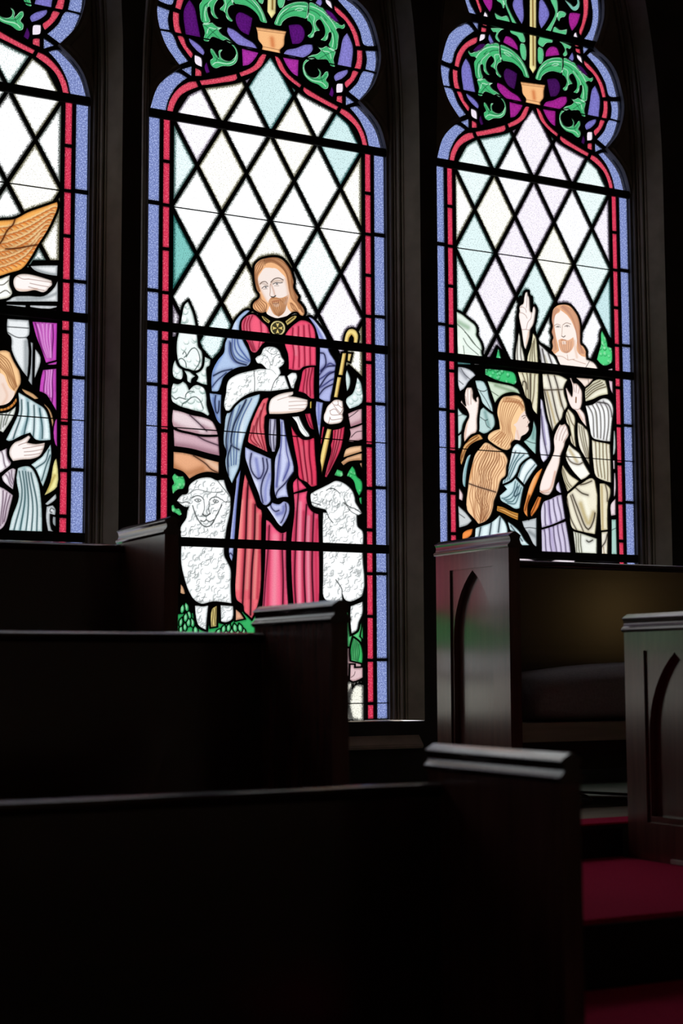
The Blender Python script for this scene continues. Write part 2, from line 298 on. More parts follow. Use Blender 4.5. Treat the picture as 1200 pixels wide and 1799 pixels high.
DATA_2 = """P face_glass e0a878 18:20,3571 -49,3553 -106,3526 -147,3480 -155,3427 -153,3369 -143,3312 -127,3261 -105,3235 -105,3200 -149,3160 -168,3129 -165,3101 -136,3081 -86,3069 -45,3085 -36,3068 8,3047 59,3038 97,3047 161,3071 205,3105 231,3114 263,3111 282,3090 314,3084 331,3112 321,3153 289,3190 263,3217 270,3247 244,3285 221,3330 225,3377 212,3429 193,3480 161,3523 116,3562 71,3574
F fdeee6:-115,3368 -87,3423 -52,3468 -18,3475 20,3477 59,3476 109,3441 148,3404 161,3353 173,3301 183,3267 177,3213 161,3171 170,3137 205,3105 161,3071 97,3047 59,3040 8,3047 -36,3071 -17,3111 -1,3153 -24,3174 -55,3217 -80,3261 -106,3316
S 23.6 f2c9ae:148,3392 170,3301 170,3219 148,3181
S 18.9 f5d6c4:-106,3340 -80,3267 -30,3185
F d89a68:-17,3169 8,3213 46,3225 84,3221 116,3227 161,3250 180,3264 177,3213 157,3159 141,3110 110,3072 78,3060 40,3070 14,3102 -5,3141
F f0c4a4:24,3168 59,3176 87,3174 90,3154 65,3137 33,3145
H 9 2.8 8a5030:-8,3158 21,3106 75,3062|173,3237 151,3123 90,3063
L 3.8 8a5030:8,3204 33,3212 52,3212
L 3.8 8a5030:59,3213 97,3208 122,3184
L 7.6 b06a50:21,3180 49,3190 90,3197
L 4.7 7a4030:24,3168 59,3166 84,3179
S 14.2 c8b0a0:-84,3330 -55,3328 -24,3320
S 14.2 c8a890:14,3345 59,3370 122,3372
L 7.1 6a5040:-96,3322 -74,3343 -43,3349 -24,3334
L 8.0 5a4030:8,3351 40,3383 84,3396 125,3384
L 6.1 453c38:-77,3287 -52,3308 -19,3310
L 6.6 453c38:28,3336 59,3354 94,3354 117,3360
L 3.8 806a60:-65,3281 -27,3289
L 3.8 806a60:40,3323 84,3327
L 12.3 706e72:-44,3300 -39,3299
L 13.2 686a70:62,3342 69,3342
L 4.7 a07860:5,3335 0,3317 2,3270 -3,3235 11,3222
S 14.2 d8a890:11,3330 33,3280 43,3246
L 10.4 2c2422:14,3222 33,3222 52,3236
H 7 4.2 8a4c2c:-49,3504 1,3524 71,3506 141,3450 170,3371 183,3302 205,3234 250,3192 276,3148|-49,3553 46,3573 148,3530 209,3446 223,3354 257,3275 270,3241 302,3180 327,3112
H 3 4.2 8a4c2c:212,3188 250,3151 276,3124 295,3091|186,3185 212,3141 250,3116 276,3101
H 4 4.2 8a4c2c:-56,3538 -68,3466 -112,3409 -115,3362 -93,3265|-93,3528 -143,3469 -151,3398 -140,3312 -112,3246
H 6 4.2 8a4c2c:-96,3236 -80,3185 -23,3162 -27,3116 -42,3091|-105,3200 -158,3142 -152,3102 -111,3080 -80,3075
L 4.7 5a3018:-56,3553 -54,3515 -49,3492
P collar_glass f0d27a 13:-86,3040 -71,3044 2,3008 -17,2983 -61,3007
L 9.4 3a2a10:-60,3032 -22,3003
P collar_glass f0d27a 13:141,3017 231,3079 257,3078 244,3056 160,2986
L 9.4 3a2a10:164,3014 228,3066
P brooch_glass f0dc98 13:71,3018 110,3013 138,2990 145,2961 138,2929 110,2900 72,2888 34,2892 5,2916 -1,2947 5,2976 33,3006
F 15120a:71,3007 110,2999 127,2974 127,2945 110,2914 72,2900 34,2907 16,2934 16,2963 34,2991
F ecd07c:72,2960 56,2996 71,2992 87,2999
F ecd07c:72,2948 56,2906 72,2913 87,2909
F ecd07c:65,2953 21,2964 28,2950 21,2933
F ecd07c:78,2955 122,2974 115,2958 122,2943
P brooch_drop e8d080 9:34,2882 106,2887 100,2870 37,2866
P hand_glass fce8dc 18:-10,2199 -17,2247 3,2323 57,2364 139,2395 220,2412 220,2389 179,2368 248,2367 358,2351 360,2313 351,2288 330,2261 275,2238 179,2219 98,2207
L 3.8 a07058:179,2364 125,2347 71,2326
L 3.8 a07058:358,2336 261,2331 179,2319
L 3.8 a07058:360,2311 261,2296 179,2284
L 3.8 a07058:330,2271 261,2266 179,2257
S 14.2 f0cdb8:-3,2211 139,2224 316,2254
P gold_trim_glass e8c860 9:378,2333 399,2341 396,2279 378,2277
P fist_glass fce6da 18:527,2258 547,2304 587,2343 617,2368 667,2376 702,2365 707,2325 712,2290 702,2244 707,2218 687,2180 617,2157 557,2153 517,2177 512,2221
L 4.7 805040:602,2344 617,2327 657,2330 657,2366
L 4.7 805040:657,2330 697,2307 707,2325
L 4.7 805040:577,2271 627,2292 672,2251 707,2298
L 4.7 805040:577,2271 597,2236 702,2249
L 4.7 805040:577,2217 597,2192 697,2212
L 4.7 805040:617,2318 677,2260
L 4.7 805040:562,2158 577,2208
P lamb_glass f0f5f3 18:-144,2665 -123,2688 -94,2703 -64,2762 3,2786 57,2779 91,2751 111,2703 136,2671 125,2642 84,2608 101,2563 84,2540 139,2544 182,2434 3,2397 -144,2382 -250,2330 -335,2257 -387,2198 -416,2199 -431,2240 -414,2351 -408,2412 -388,2460 -330,2504 -250,2538 -171,2561 -97,2583 -37,2585 -84,2624 -124,2630
L 4.2 4a504c:-78,2711 -24,2691 -4,2650 17,2620 30,2659 44,2703 84,2726
L 4.2 4a504c:-37,2752 17,2720 57,2729
L 6.6 333333:82,2698 95,2704
L 4.7 333333:111,2651 133,2662
L 6.1 222222:-151,2569 -144,2471 -146,2385
L 6.1 222222:101,2553 44,2487 10,2403
L 3.8 6a706c:-77,2624 -37,2591 17,2583 57,2550
W 90 23.6 78827c:
P lamb_tail_glass eef4f2 13:152,2533 207,2575 248,2576 259,2548 234,2478 227,2440 193,2443
W 5 37.8 8a948e:
P lamb_leg_glass f2f6f6 18:204,2190 275,2201 295,2159 330,2099 371,2053 378,2034 343,2023 302,2048 275,2083 248,2143
L 3.8 707478:261,2188 289,2121 330,2075 357,2039
P crook_glass f0d080 13:715,2876 730,2959 761,3007 801,3021 842,3006 862,2963 846,2884 806,2880 811,2940 791,2965 771,2936 760,2876
S 11.8 c89a40:755,2880 765,2944 791,2974 821,2950 816,2886
P crook_glass f0d080 13:699,2793 740,2797 703,2595 658,2595
S 9.4 c08c38:731,2787 696,2603
P crook_glass f0d080 13:755,2794 795,2797 775,2723 749,2730
P crook_glass f0d080 13:648,2577 690,2576 652,2393 612,2394
S 9.4 c08c38:682,2566 645,2401
P crook_glass f0d080 13:547,2112 591,2107 561,1975 521,1813 491,1705 487,1776 477,1828 507,1981
S 9.4 c08c38:581,2101 551,1975 496,1741
P red_robe_glass ee5a76 13:-272,2964 -245,3009 -185,3047 -145,3048 -85,3001 -24,2952 0,2873 -78,2795 -138,2720 -178,2724 -211,2791 -262,2866
H 3 9.4 a01838:-152,3044 -185,2972 -172,2875 -131,2743|-245,3003 -258,2940 -238,2856 -171,2727
H 2 7.6 a01838:-91,2994 -85,2871 -105,2770|-24,2939 -24,2889 -78,2797
P red_robe_glass e84a6c 13:132,2874 166,2939 248,3017 303,3047 386,3031 428,2972 439,2872 441,2658 317,2637 282,2606 173,2603 166,2733 139,2806
H 4 9.4 981634:193,2961 180,2847 207,2737 193,2611|400,3020 421,2895 407,2793 413,2662
S 23.6 ffa0b0:248,2904 248,2741
P red_robe_glass e04064 13:317,2610 427,2647 420,2468 424,2368 392,2363 330,2404 268,2416 292,2520
H 3 9.4 8c1230:330,2611 316,2509 303,2409|420,2637 399,2516 399,2379
P blue_cloak_glass a8c4ee 18:-377,2867 -331,2970 -278,3037 -212,3081 -192,3077 -265,3001 -291,2937 -285,2876 -251,2805 -198,2712 -184,2639 -211,2600 -290,2581 -356,2551 -434,2483 -460,2408 -486,2357 -544,2352 -549,2437 -539,2522 -487,2624 -435,2690 -422,2777
H 4 10.4 4a64a8:-390,2780 -396,2681 -343,2613 -224,2605|-298,2887 -278,2778 -224,2685 -187,2651
L 11.8 1c2848:-370,2782 -363,2697 -317,2627 -224,2605
L 11.8 1c2848:-525,2487 -448,2530 -356,2557
L 9.4 2c3c68:-538,2389 -486,2454 -408,2522
S 28.3 dfeafc:-325,2958 -337,2822 -304,2690
S 28.3 7a98d8:-448,2677 -526,2523 -538,2389
P blue_cloak_glass 9db8e6 18:-564,2339 -453,2329 -459,2189 -456,2078 -485,2097 -524,2185 -557,2279
L 11.3 1c2848:-505,2319 -511,2258 -498,2174 -479,2188 -472,2273
S 23.6 5a78c0:-525,2293 -511,2186 -478,2103
P blue_sleeve_glass b4d4ec 18:-97,2364 -144,2348 -250,2303 -342,2235 -407,2169 -426,2059 -432,1913 -406,1843 -418,1769 -405,1686 -356,1580 -320,1655 -288,1729 -275,1827 -249,1950 -209,2074 -157,2200 -97,2339
H 4 8.5 4868a0:-368,2196 -393,2061 -406,1915 -392,1723|-144,2336 -236,2170 -288,2008 -307,1752
L 12.3 182440:-342,2235 -381,2110 -406,1963 -403,1855
L 12.3 182440:-223,2305 -289,2178 -341,2065 -360,1918 -288,1874
L 12.3 182440:-360,1906 -392,1795 -385,1651
S 28.3 6c94cc:-263,2253 -328,2090 -354,1943
S 23.6 eef8ff:-170,2309 -249,2156 -282,1947
P red_sleeve_glass ee6470 18:-209,1964 -196,2026 -157,2175 -104,2265 -64,2324 -17,2340 -23,2210 -50,2171 -23,1867 -76,1888 -156,1919 -209,1946
H 4 8.5 8c1428:-170,2052 -183,2003 -196,1959 -130,1927|-37,2320 -77,2181 -70,2023 -36,1878
S 18.9 ffb0b0:-90,2242 -117,2056 -103,1935
P lilac_lining_glass c2c0dc 18:-10,2156 57,2160 58,1945 44,1877 17,1875 -10,1941
H 2 9.4 40405c:4,2150 1,2027 17,1894|44,2153 37,2030 37,1895
P lavender_cloak_glass b4bcf0 18:-235,1902 -156,1870 -76,1845 10,1814 13,1640 0,1518 5,1453 -40,1414 -75,1425 -111,1512 -155,1607 -208,1733 -235,1813
L 12.3 20244c:-173,1849 -186,1767 -164,1687 -102,1634 -58,1710 -67,1815
L 12.3 20244c:-31,1809 -22,1728 -67,1628 -84,1530 -66,1433
S 33.0 6c74c0:-129,1803 -111,1707 -102,1650
S 28.3 7c84cc:-4,1680 -40,1556 -40,1451
S 28.3 e8ecff:-200,1783 -138,1624 -93,1513
P lavender_cloak_glass b8c0f2 18:89,2165 130,2156 153,2017 189,1888 225,1718 184,1658 157,1599 175,1494 117,1491 63,1476 45,1504 40,1683 45,1814 67,1872 90,1931
L 11.3 20244c:221,1709 139,1606 76,1546 54,1496
H 2 8.5 5058a0:112,2138 103,1932 76,1726 67,1578|139,2099 157,1902 184,1773 121,1630
S 28.3 6c74c0:90,1849 85,1702 58,1578
S 33.0 7078c4:175,1780 139,1664
P lavender_cloak_glass b0b8ee 18:-35,1402 5,1445 49,1431 85,1428 130,1455 175,1437 184,1380 148,1289 108,1238 85,1250 32,1316
L 9.4 20244c:5,1437 14,1397 49,1366 85,1376
L 9.4 20244c:148,1435 153,1379 121,1296 103,1271
S 33.0 5a62b4:67,1342 121,1361 130,1410
S 23.6 e8ecff:-13,1395 58,1293 99,1250
P blue_hem_glass b0bcf0 13:-296,1728 -266,1775 -278,1665 -304,1438 -329,1109 -337,1033 -341,973 -354,925 -380,980 -372,1107 -347,1340 -322,1542
S 18.9 6a78c8:-279,1729 -313,1422 -342,1101
L 9.4 20244c:-380,980 -363,996 -341,973
P lilac_sleeve_glass a8b0ea 18:366,3079 387,3081 470,3014 540,2920 570,2796 637,2695 630,2650 616,2535 594,2432 587,2406 580,2355 524,2351 468,2372 469,2610 476,2787 470,2875 449,2949 414,3021
H 3 10.4 30387c:469,2648 511,2677 581,2734 623,2712|468,2422 510,2450 552,2479 608,2521
L 12.3 181c44:469,2573 539,2654 630,2675
L 12.3 181c44:476,2473 553,2580 626,2624
L 11.3 181c44:468,2397 524,2464 608,2509
L 11.3 181c44:486,2776 525,2767 539,2679 490,2612
S 28.3 5a64bc:414,3059 470,2963 525,2880
S 23.6 dfe4ff:414,3072 498,2966 546,2882
P lilac_sleeve_glass a4aee8 13:440,2345 510,2337 496,2249 474,2022 454,2121 433,2269
S 18.9 5a64bc:468,2322 468,2147
P red_robe_glass e03a5c 13:193,2124 247,2044 316,1999 391,2010 423,2037 432,1870 446,1722 448,1611 391,1595 349,1630 274,1663 261,1761 220,1956
H 3 11.3 7c0c28:213,2079 247,1933 281,1762 302,1652|405,1993 405,1868 418,1720 418,1609
S 23.6 ff8098:316,1937 329,1765 343,1642
P red_robe_glass e04060 9:330,2224 385,2234 419,2093 385,2103 350,2163
L 9.4 7c0c28:350,2219 378,2153 405,2105
P red_robe_glass e43e60 13:601,2103 666,2116 721,2142 711,2066 681,1939 615,1810 541,1682 521,1689 546,1788 586,1924 581,1968 596,2013
H 3 9.4 7c0c28:616,2095 596,1969 576,1834 536,1699|701,2119 686,2019 645,1901 575,1763
S 18.9 ffa0b0:666,2098 656,1973 585,1808
P red_robe_glass d83858 9:502,2127 522,2124 502,2025 487,1935 482,1988
P red_skirt_glass ee6470 13:-235,1675 -204,1604 -137,1446 -119,1395 -80,1368 -79,1271 -83,1029 -87,708 -118,548 -170,452 -196,475 -240,514 -249,562 -310,608 -323,680 -315,862 -303,1062 -277,1343 -252,1586
L 15.1 300810:-204,1596 -216,1378 -224,1105 -241,785 -253,546
L 15.1 300810:-137,1414 -145,1108 -167,866 -179,484
S 28.3 b81c3c:-212,1547 -233,1104 -258,625
S 28.3 b81c3c:-155,1413 -161,1067 -184,627
S 28.3 b81c3c:-88,1319 -97,1029 -118,628
S 28.3 ffa098:-260,1440 -285,1063 -297,704
S 28.3 ffa098:-181,1444 -194,1066 -214,706
S 23.6 ffa098:-119,1334 -128,1028 -149,627
P red_skirt_glass ee5c80 13:-40,1289 -13,1282 67,1204 112,1182 157,1200 153,1118 157,794 175,553 -74,549 -52,870 -44,1111
L 10.4 5c0a20:-4,1242 -17,1032 -39,790 -56,557
L 12.3 400818:121,1174 117,1036 126,794 121,560
S 33.0 c01840:-13,1225 -8,1032 -21,558
S 28.3 c01840:103,1173 103,1036 130,560
S 42.5 ff9cb0:50,1155 50,1034 41,559
P red_skirt_glass e84870 13:216,1619 261,1666 348,1580 220,1533
L 9.4 5c0a20:261,1654 270,1556
P red_skirt_glass ec5478 13:220,1525 229,1398 198,1120 202,796 220,554 465,590 470,721 462,1360 412,1374 366,1421 348,1494 357,1556 284,1536
L 12.3 400818:270,1531 257,1367 243,1081 233,796 247,562
L 14.2 300610:348,1437 334,1207 324,880 337,572
L 14.2 300610:416,1366 406,1127 401,882 414,573
S 28.3 c01840:252,1367 229,1080 238,562
S 33.0 c01840:320,1370 311,1083 319,571
S 28.3 c01840:393,1340 384,1127 392,573
S 28.3 c01840:448,1310 438,1047 446,590
S 28.3 ffa8bc:288,1450 279,1082 278,571
S 28.3 ffa8bc:366,1331 361,1085 369,580
P sheep_glass f0f5f4 22:-851,1412 -809,1462 -759,1476 -742,1544 -683,1595 -615,1618 -547,1622 -487,1601 -461,1607 -426,1609 -396,1522 -369,1475 -365,1420 -369,1339 -399,1211 -415,1106 -424,1039 -419,971 -389,917 -363,862 -362,727 -353,577 -439,587 -525,590 -626,569 -694,603 -745,680 -779,772 -809,897 -810,1045 -811,1100 -816,1194 -766,1275 -758,1330 -741,1370 -775,1365 -842,1405
L 7.6 2a302e:-847,1409 -800,1399 -771,1408 -733,1402
L 6.6 2a302e:-443,1444 -417,1425 -369,1427
L 7.1 3a403e:-482,1598 -435,1544 -400,1506 -374,1475
L 7.6 3a403e:-716,1443 -674,1464 -632,1459 -606,1432
L 7.6 3a403e:-555,1435 -529,1456 -486,1462 -451,1443
L 6.6 3a403e:-691,1428 -661,1439 -631,1427 -661,1412 -687,1424
L 6.6 3a403e:-525,1428 -503,1439 -473,1426 -499,1412 -522,1423
L 10.4 5a605e:-661,1426 -655,1425
L 10.4 5a605e:-503,1426 -496,1425
L 5.7 3a403e:-606,1424 -601,1361 -618,1313
L 5.7 3a403e:-554,1419 -563,1355 -550,1316
L 10.4 2a302e:-618,1313 -588,1298 -550,1320
L 8.5 2a302e:-707,1380 -682,1310 -639,1240 -587,1207 -536,1229 -502,1286 -443,1400
L 8.5 2a302e:-635,1260 -605,1251 -584,1267 -554,1252 -519,1269
L 5.7 3a403e:-584,1294 -584,1267
L 5.7 6a706e:-750,1472 -674,1516 -589,1504 -512,1500 -434,1512
W 230 35.4 56625e:
P sheep_leg_glass eef3f2 18:-685,552 -563,554 -575,448 -583,354 -634,377 -659,400
W 10 37.8 7a8480:
P sheep_leg_glass eef3f2 18:-456,560 -340,554 -344,451 -404,419 -451,426
W 10 37.8 7a8480:
P tree_stem_glass e0cc80 13:-533,527 -486,555 -489,386 -540,378
H 2 5.7 5a4a20:-520,527 -524,386|-499,535 -502,394
P sheep_glass f2f6f5 22:384,1529 420,1555 494,1592 568,1629 624,1657 671,1656 736,1630 793,1583 821,1517 825,1484 858,1435 891,1387 858,1369 839,1368 839,1326 848,1268 895,1228 899,1112 894,1045 891,672 844,638 760,612 713,627 690,676 695,610 537,616 505,648 501,787 502,1040 498,1238 503,1378 540,1375 531,1396 466,1413 402,1431 384,1479
L 7.6 2a302e:385,1463 429,1453 485,1439
L 6.6 2a302e:416,1530 439,1523 448,1536
L 6.6 2a302e:540,1570 578,1592 624,1586 671,1551
L 5.7 3a403e:578,1584 605,1591 624,1578
L 7.6 2a302e:708,1470 783,1432 820,1425 886,1387
L 6.6 2a302e:717,1504 736,1455 782,1399 848,1368
L 7.6 2a302e:544,1380 567,1331 604,1291
L 8.5 2a302e:630,798 686,725 690,676
W 230 35.4 56625e:
P sheep_leg_glass eef3f2 18:769,571 891,614 891,515 852,432 833,366 777,333 764,464
W 12 37.8 7a8480:
P foliage_glass 48c070 13:-894,1607 -869,1640 -836,1618 -794,1620 -776,1574 -793,1518 -843,1507 -885,1466 -894,1536 -877,1553
B 8 42.5 0a6a34 a8f0b8:
P foliage_glass 48c070 13:-897,1371 -876,1380 -859,1349 -825,1347 -804,1304 -825,1292 -859,1310 -892,1324
B 5 37.8 0a6a34 a8f0b8:
P foliage_glass 48c070 13:615,1707 643,1762 699,1745 704,1712 681,1698
B 5 37.8 0a6a34 a8f0b8:
P foliage_glass 30b060 13:737,1705 756,1748 794,1800 822,1768 841,1711 888,1671 892,1588 859,1536 830,1585 803,1667 765,1698
B 8 37.8 0a5a2c 90e8a8:
P foliage_glass 38b466 13:858,1519 887,1529 888,1462 872,1470
P leaf_glass 40bc70 6:-787,563 -781,550 -775,531 -779,510 -789,493 -800,488 -810,497 -813,515 -809,536 -798,552
S 12.1 b0f4c4:-794,537 -794,516
P leaf_glass 40bc70 6:-766,578 -755,568 -742,553 -737,532 -740,514 -749,505 -761,509 -771,525 -776,546 -772,565
S 12.1 b0f4c4:-757,553 -757,532
P leaf_glass 40bc70 6:-759,493 -752,480 -746,462 -749,441 -758,424 -769,419 -779,427 -783,445 -780,466 -769,482
S 12.1 b0f4c4:-765,467 -764,446
P leaf_glass 40bc70 6:-744,513 -734,505 -721,491 -715,471 -717,454 -724,446 -736,449 -746,463 -752,483 -749,501
S 11.0 b0f4c4:-734,490 -734,471
P leaf_glass 40bc70 6:-797,453 -793,440 -790,422 -794,401 -803,385 -813,380 -821,388 -822,406 -818,427 -807,443
S 9.9 b0f4c4:-806,428 -806,407
P leaf_glass 40bc70 6:-739,455 -731,443 -722,426 -721,404 -728,387 -739,380 -750,386 -757,404 -757,425 -748,443
S 12.1 b0f4c4:-739,429 -739,408
P leaf_glass 40bc70 6:-713,451 -702,441 -690,425 -686,404 -689,385 -699,377 -711,382 -721,398 -725,419 -720,438
S 12.1 b0f4c4:-706,425 -705,404
P leaf_glass 40bc70 6:-770,411 -762,401 -754,385 -754,366 -760,351 -770,345 -779,350 -786,366 -786,385 -778,401
S 11.0 b0f4c4:-770,388 -770,369
P leaf_glass 40bc70 6:-802,391 -796,380 -790,364 -792,345 -799,330 -808,325 -816,332 -821,347 -819,367 -810,381
S 9.9 b0f4c4:-806,368 -805,350
P leaf_glass 40bc70 6:-681,385 -670,376 -658,362 -655,343 -660,326 -671,319 -683,323 -693,337 -696,356 -689,373
S 13.2 b0f4c4:-676,362 -676,343
P leaf_glass 40bc70 6:-455,363 -452,351 -452,335 -461,320 -475,311 -487,312 -494,321 -492,336 -483,351 -468,359
S 12.1 b0f4c4:-472,347 -472,330
P leaf_glass 40bc70 6:-416,397 -410,385 -405,368 -410,349 -421,335 -433,331 -443,340 -445,356 -440,375 -427,389
S 12.1 b0f4c4:-425,374 -425,356
P leaf_glass 40bc70 6:-373,408 -366,396 -360,379 -364,359 -374,345 -386,341 -395,348 -399,365 -396,384 -384,398
S 12.1 b0f4c4:-380,384 -380,365
P leaf_glass 40bc70 6:-398,363 -391,352 -386,337 -389,320 -398,307 -409,303 -418,310 -421,325 -418,342 -407,354
S 11.0 b0f4c4:-404,342 -404,325
P leaf_glass 40bc70 6:-329,410 -318,400 -305,386 -301,366 -305,348 -316,340 -329,344 -339,359 -343,379 -337,397
S 13.2 b0f4c4:-322,386 -322,366
P leaf_glass 40bc70 6:-285,410 -272,401 -258,387 -253,367 -255,350 -266,341 -279,344 -291,358 -296,378 -291,397
S 13.2 b0f4c4:-275,386 -274,366
P leaf_glass 40bc70 6:-352,369 -344,360 -336,346 -336,328 -342,314 -352,308 -362,314 -368,328 -369,345 -360,359
S 11.0 b0f4c4:-352,348 -352,331
P leaf_glass 40bc70 6:-300,366 -292,356 -284,342 -284,324 -290,310 -300,305 -310,310 -317,324 -317,342 -309,356
S 11.0 b0f4c4:-300,344 -300,327
P leaf_glass 40bc70 6:-256,376 -245,370 -232,359 -225,342 -226,327 -233,319 -245,321 -256,332 -263,348 -260,364
S 11.0 b0f4c4:-244,357 -244,340
P earth_glass d8a880 9:-812,729 -787,702 -770,648 -795,647 -814,655
P earth_glass d8a080 13:-318,530 -275,499 -240,452 -318,436
P foliage_glass 38b860 13:795,301 862,253 890,154 884,81 772,105 767,193
H 5 6.6 0a5a2c:795,292 778,193 777,115|862,243 862,154 850,95
P foliage_glass 38b860 9:891,440 894,282 868,312
P rock_glass deb0b4 13:766,66 805,66 805,37 889,41 889,-42 793,-76 760,-61
L 5.7 5a3a3c:777,-42 805,-22 816,7
P pale_ground_glass f2f0e2 13:793,-130 838,-101 899,-111 898,-414 792,-412 759,-314 765,-198
P tree_glass d2e6de 18:-761,3095 -720,3013 -686,2876 -673,2779 -665,2719 -635,2684 -628,2609 -647,2540 -699,2513 -755,2523 -791,2527 -835,2553 -859,2633 -860,2746 -833,2861 -818,2960 -792,3065
L 7.6 2c4a44:-772,2626 -732,2690 -693,2709 -660,2667 -652,2592 -699,2513
L 7.6 2c4a44:-831,2554 -843,2590 -811,2608 -779,2581 -771,2537
L 6.6 2c4a44:-804,2646 -788,2670 -772,2641 -792,2617
B 14 66.1 86a89e ffffff:
P tree_glass cfe4dc 13:-886,2564 -867,2595 -843,2582 -831,2546 -811,2518 -802,2466 -818,2431 -849,2429 -885,2444 -897,2488
B 5 56.6 86a89e ffffff:
P tree_glass cfe4dc 13:-799,2512 -771,2529 -723,2488 -691,2468 -723,2443 -730,2405 -762,2417 -771,2469
P tree_glass cfe4dc 13:-612,2641 -556,2624 -563,2570 -587,2553 -587,2462 -583,2402 -627,2406 -683,2424 -667,2463 -691,2491 -643,2518 -620,2580
B 5 56.6 86a89e ffffff:
P bush_glass cfe4dc 18:-904,2346 -889,2392 -841,2388 -802,2414 -770,2394 -746,2344 -706,2385 -667,2395 -610,2370 -590,2312 -586,2229 -561,2156 -577,2140 -633,2166 -697,2176 -753,2187 -808,2197 -872,2222 -899,2242
L 7.6 2c4a44:-777,2282 -770,2312 -738,2337 -698,2333
L 7.6 2c4a44:-808,2205 -801,2228 -761,2253 -722,2286 -682,2293 -642,2262 -618,2204
L 7.6 2c4a44:-900,2287 -864,2260 -833,2277 -777,2267
B 14 70.8 86a89e ffffff:
P hill_glass e2bcc4 18:-891,2169 -816,2160 -721,2137 -601,2123 -537,2098 -504,2048 -484,1989 -624,1979 -744,1994 -839,2009 -890,2035
L 9.4 3a2430:-737,2136 -657,2074 -584,2012
S 42.5 b4808e:-886,2051 -799,2020 -672,1999
S 37.8 b4808e:-617,2047 -512,2010
P hill_glass d4a4b2 18:-886,2010 -767,1985 -624,1972 -480,1978 -475,1900 -467,1810 -575,1826 -719,1854 -877,1866
L 9.4 3a2430:-696,1982 -608,1936 -479,1899
S 47.2 9c6c7c:-877,1881 -719,1869 -479,1824
P earth_glass dca078 18:-884,1818 -798,1816 -687,1800 -575,1774 -475,1757 -474,1660 -575,1669 -654,1650 -741,1601 -797,1657 -883,1681
L 9.4 3a2010:-703,1799 -599,1742 -543,1694 -478,1667
S 56.6 b06c40:-875,1697 -765,1644 -623,1689
S 42.5 f4d0b4:-575,1759 -478,1705
P tree_glass c4e0dc 13:729,2597 744,2652 779,2574 768,2492 743,2454
P tree_glass c4e0dc 13:834,2534 845,2593 880,2556 895,2503 894,2367 767,2303 732,2354 738,2391 798,2440
B 8 66.1 86a89e ffffff:
P hill_glass dcacb4 13:752,2257 848,2300 894,2312 893,2186 777,2142 762,2204
L 7.1 3a2430:757,2221 818,2262 858,2296
S 37.8 a87080:777,2151 893,2204
P hill_glass d4a4ac 13:767,2123 848,2151 898,2173 898,2042 796,2013 756,2015 776,2079
L 7.1 3a2430:786,2053 837,2101 893,2114
P earth_glass e4b890 13:731,1942 887,1983 892,1934 796,1901 705,1869
S 28.3 c08c60:715,1878 867,1923
P earth_glass dcac84 13:680,1823 765,1881 892,1916 891,1853 765,1837 705,1797
S 28.3 b07c54:695,1815 866,1861
P earth_glass dcac84 9:866,1825 891,1831 891,1772
K:-962,2761 -851,2796 -672,2804 -630,2711 -542,2622 -474,2696 -386,2866 -239,3044 387,3089 610,2888 677,2692 705,2644 762,2699 898,2599 1036,2611 1015,-484 -985,-445"""
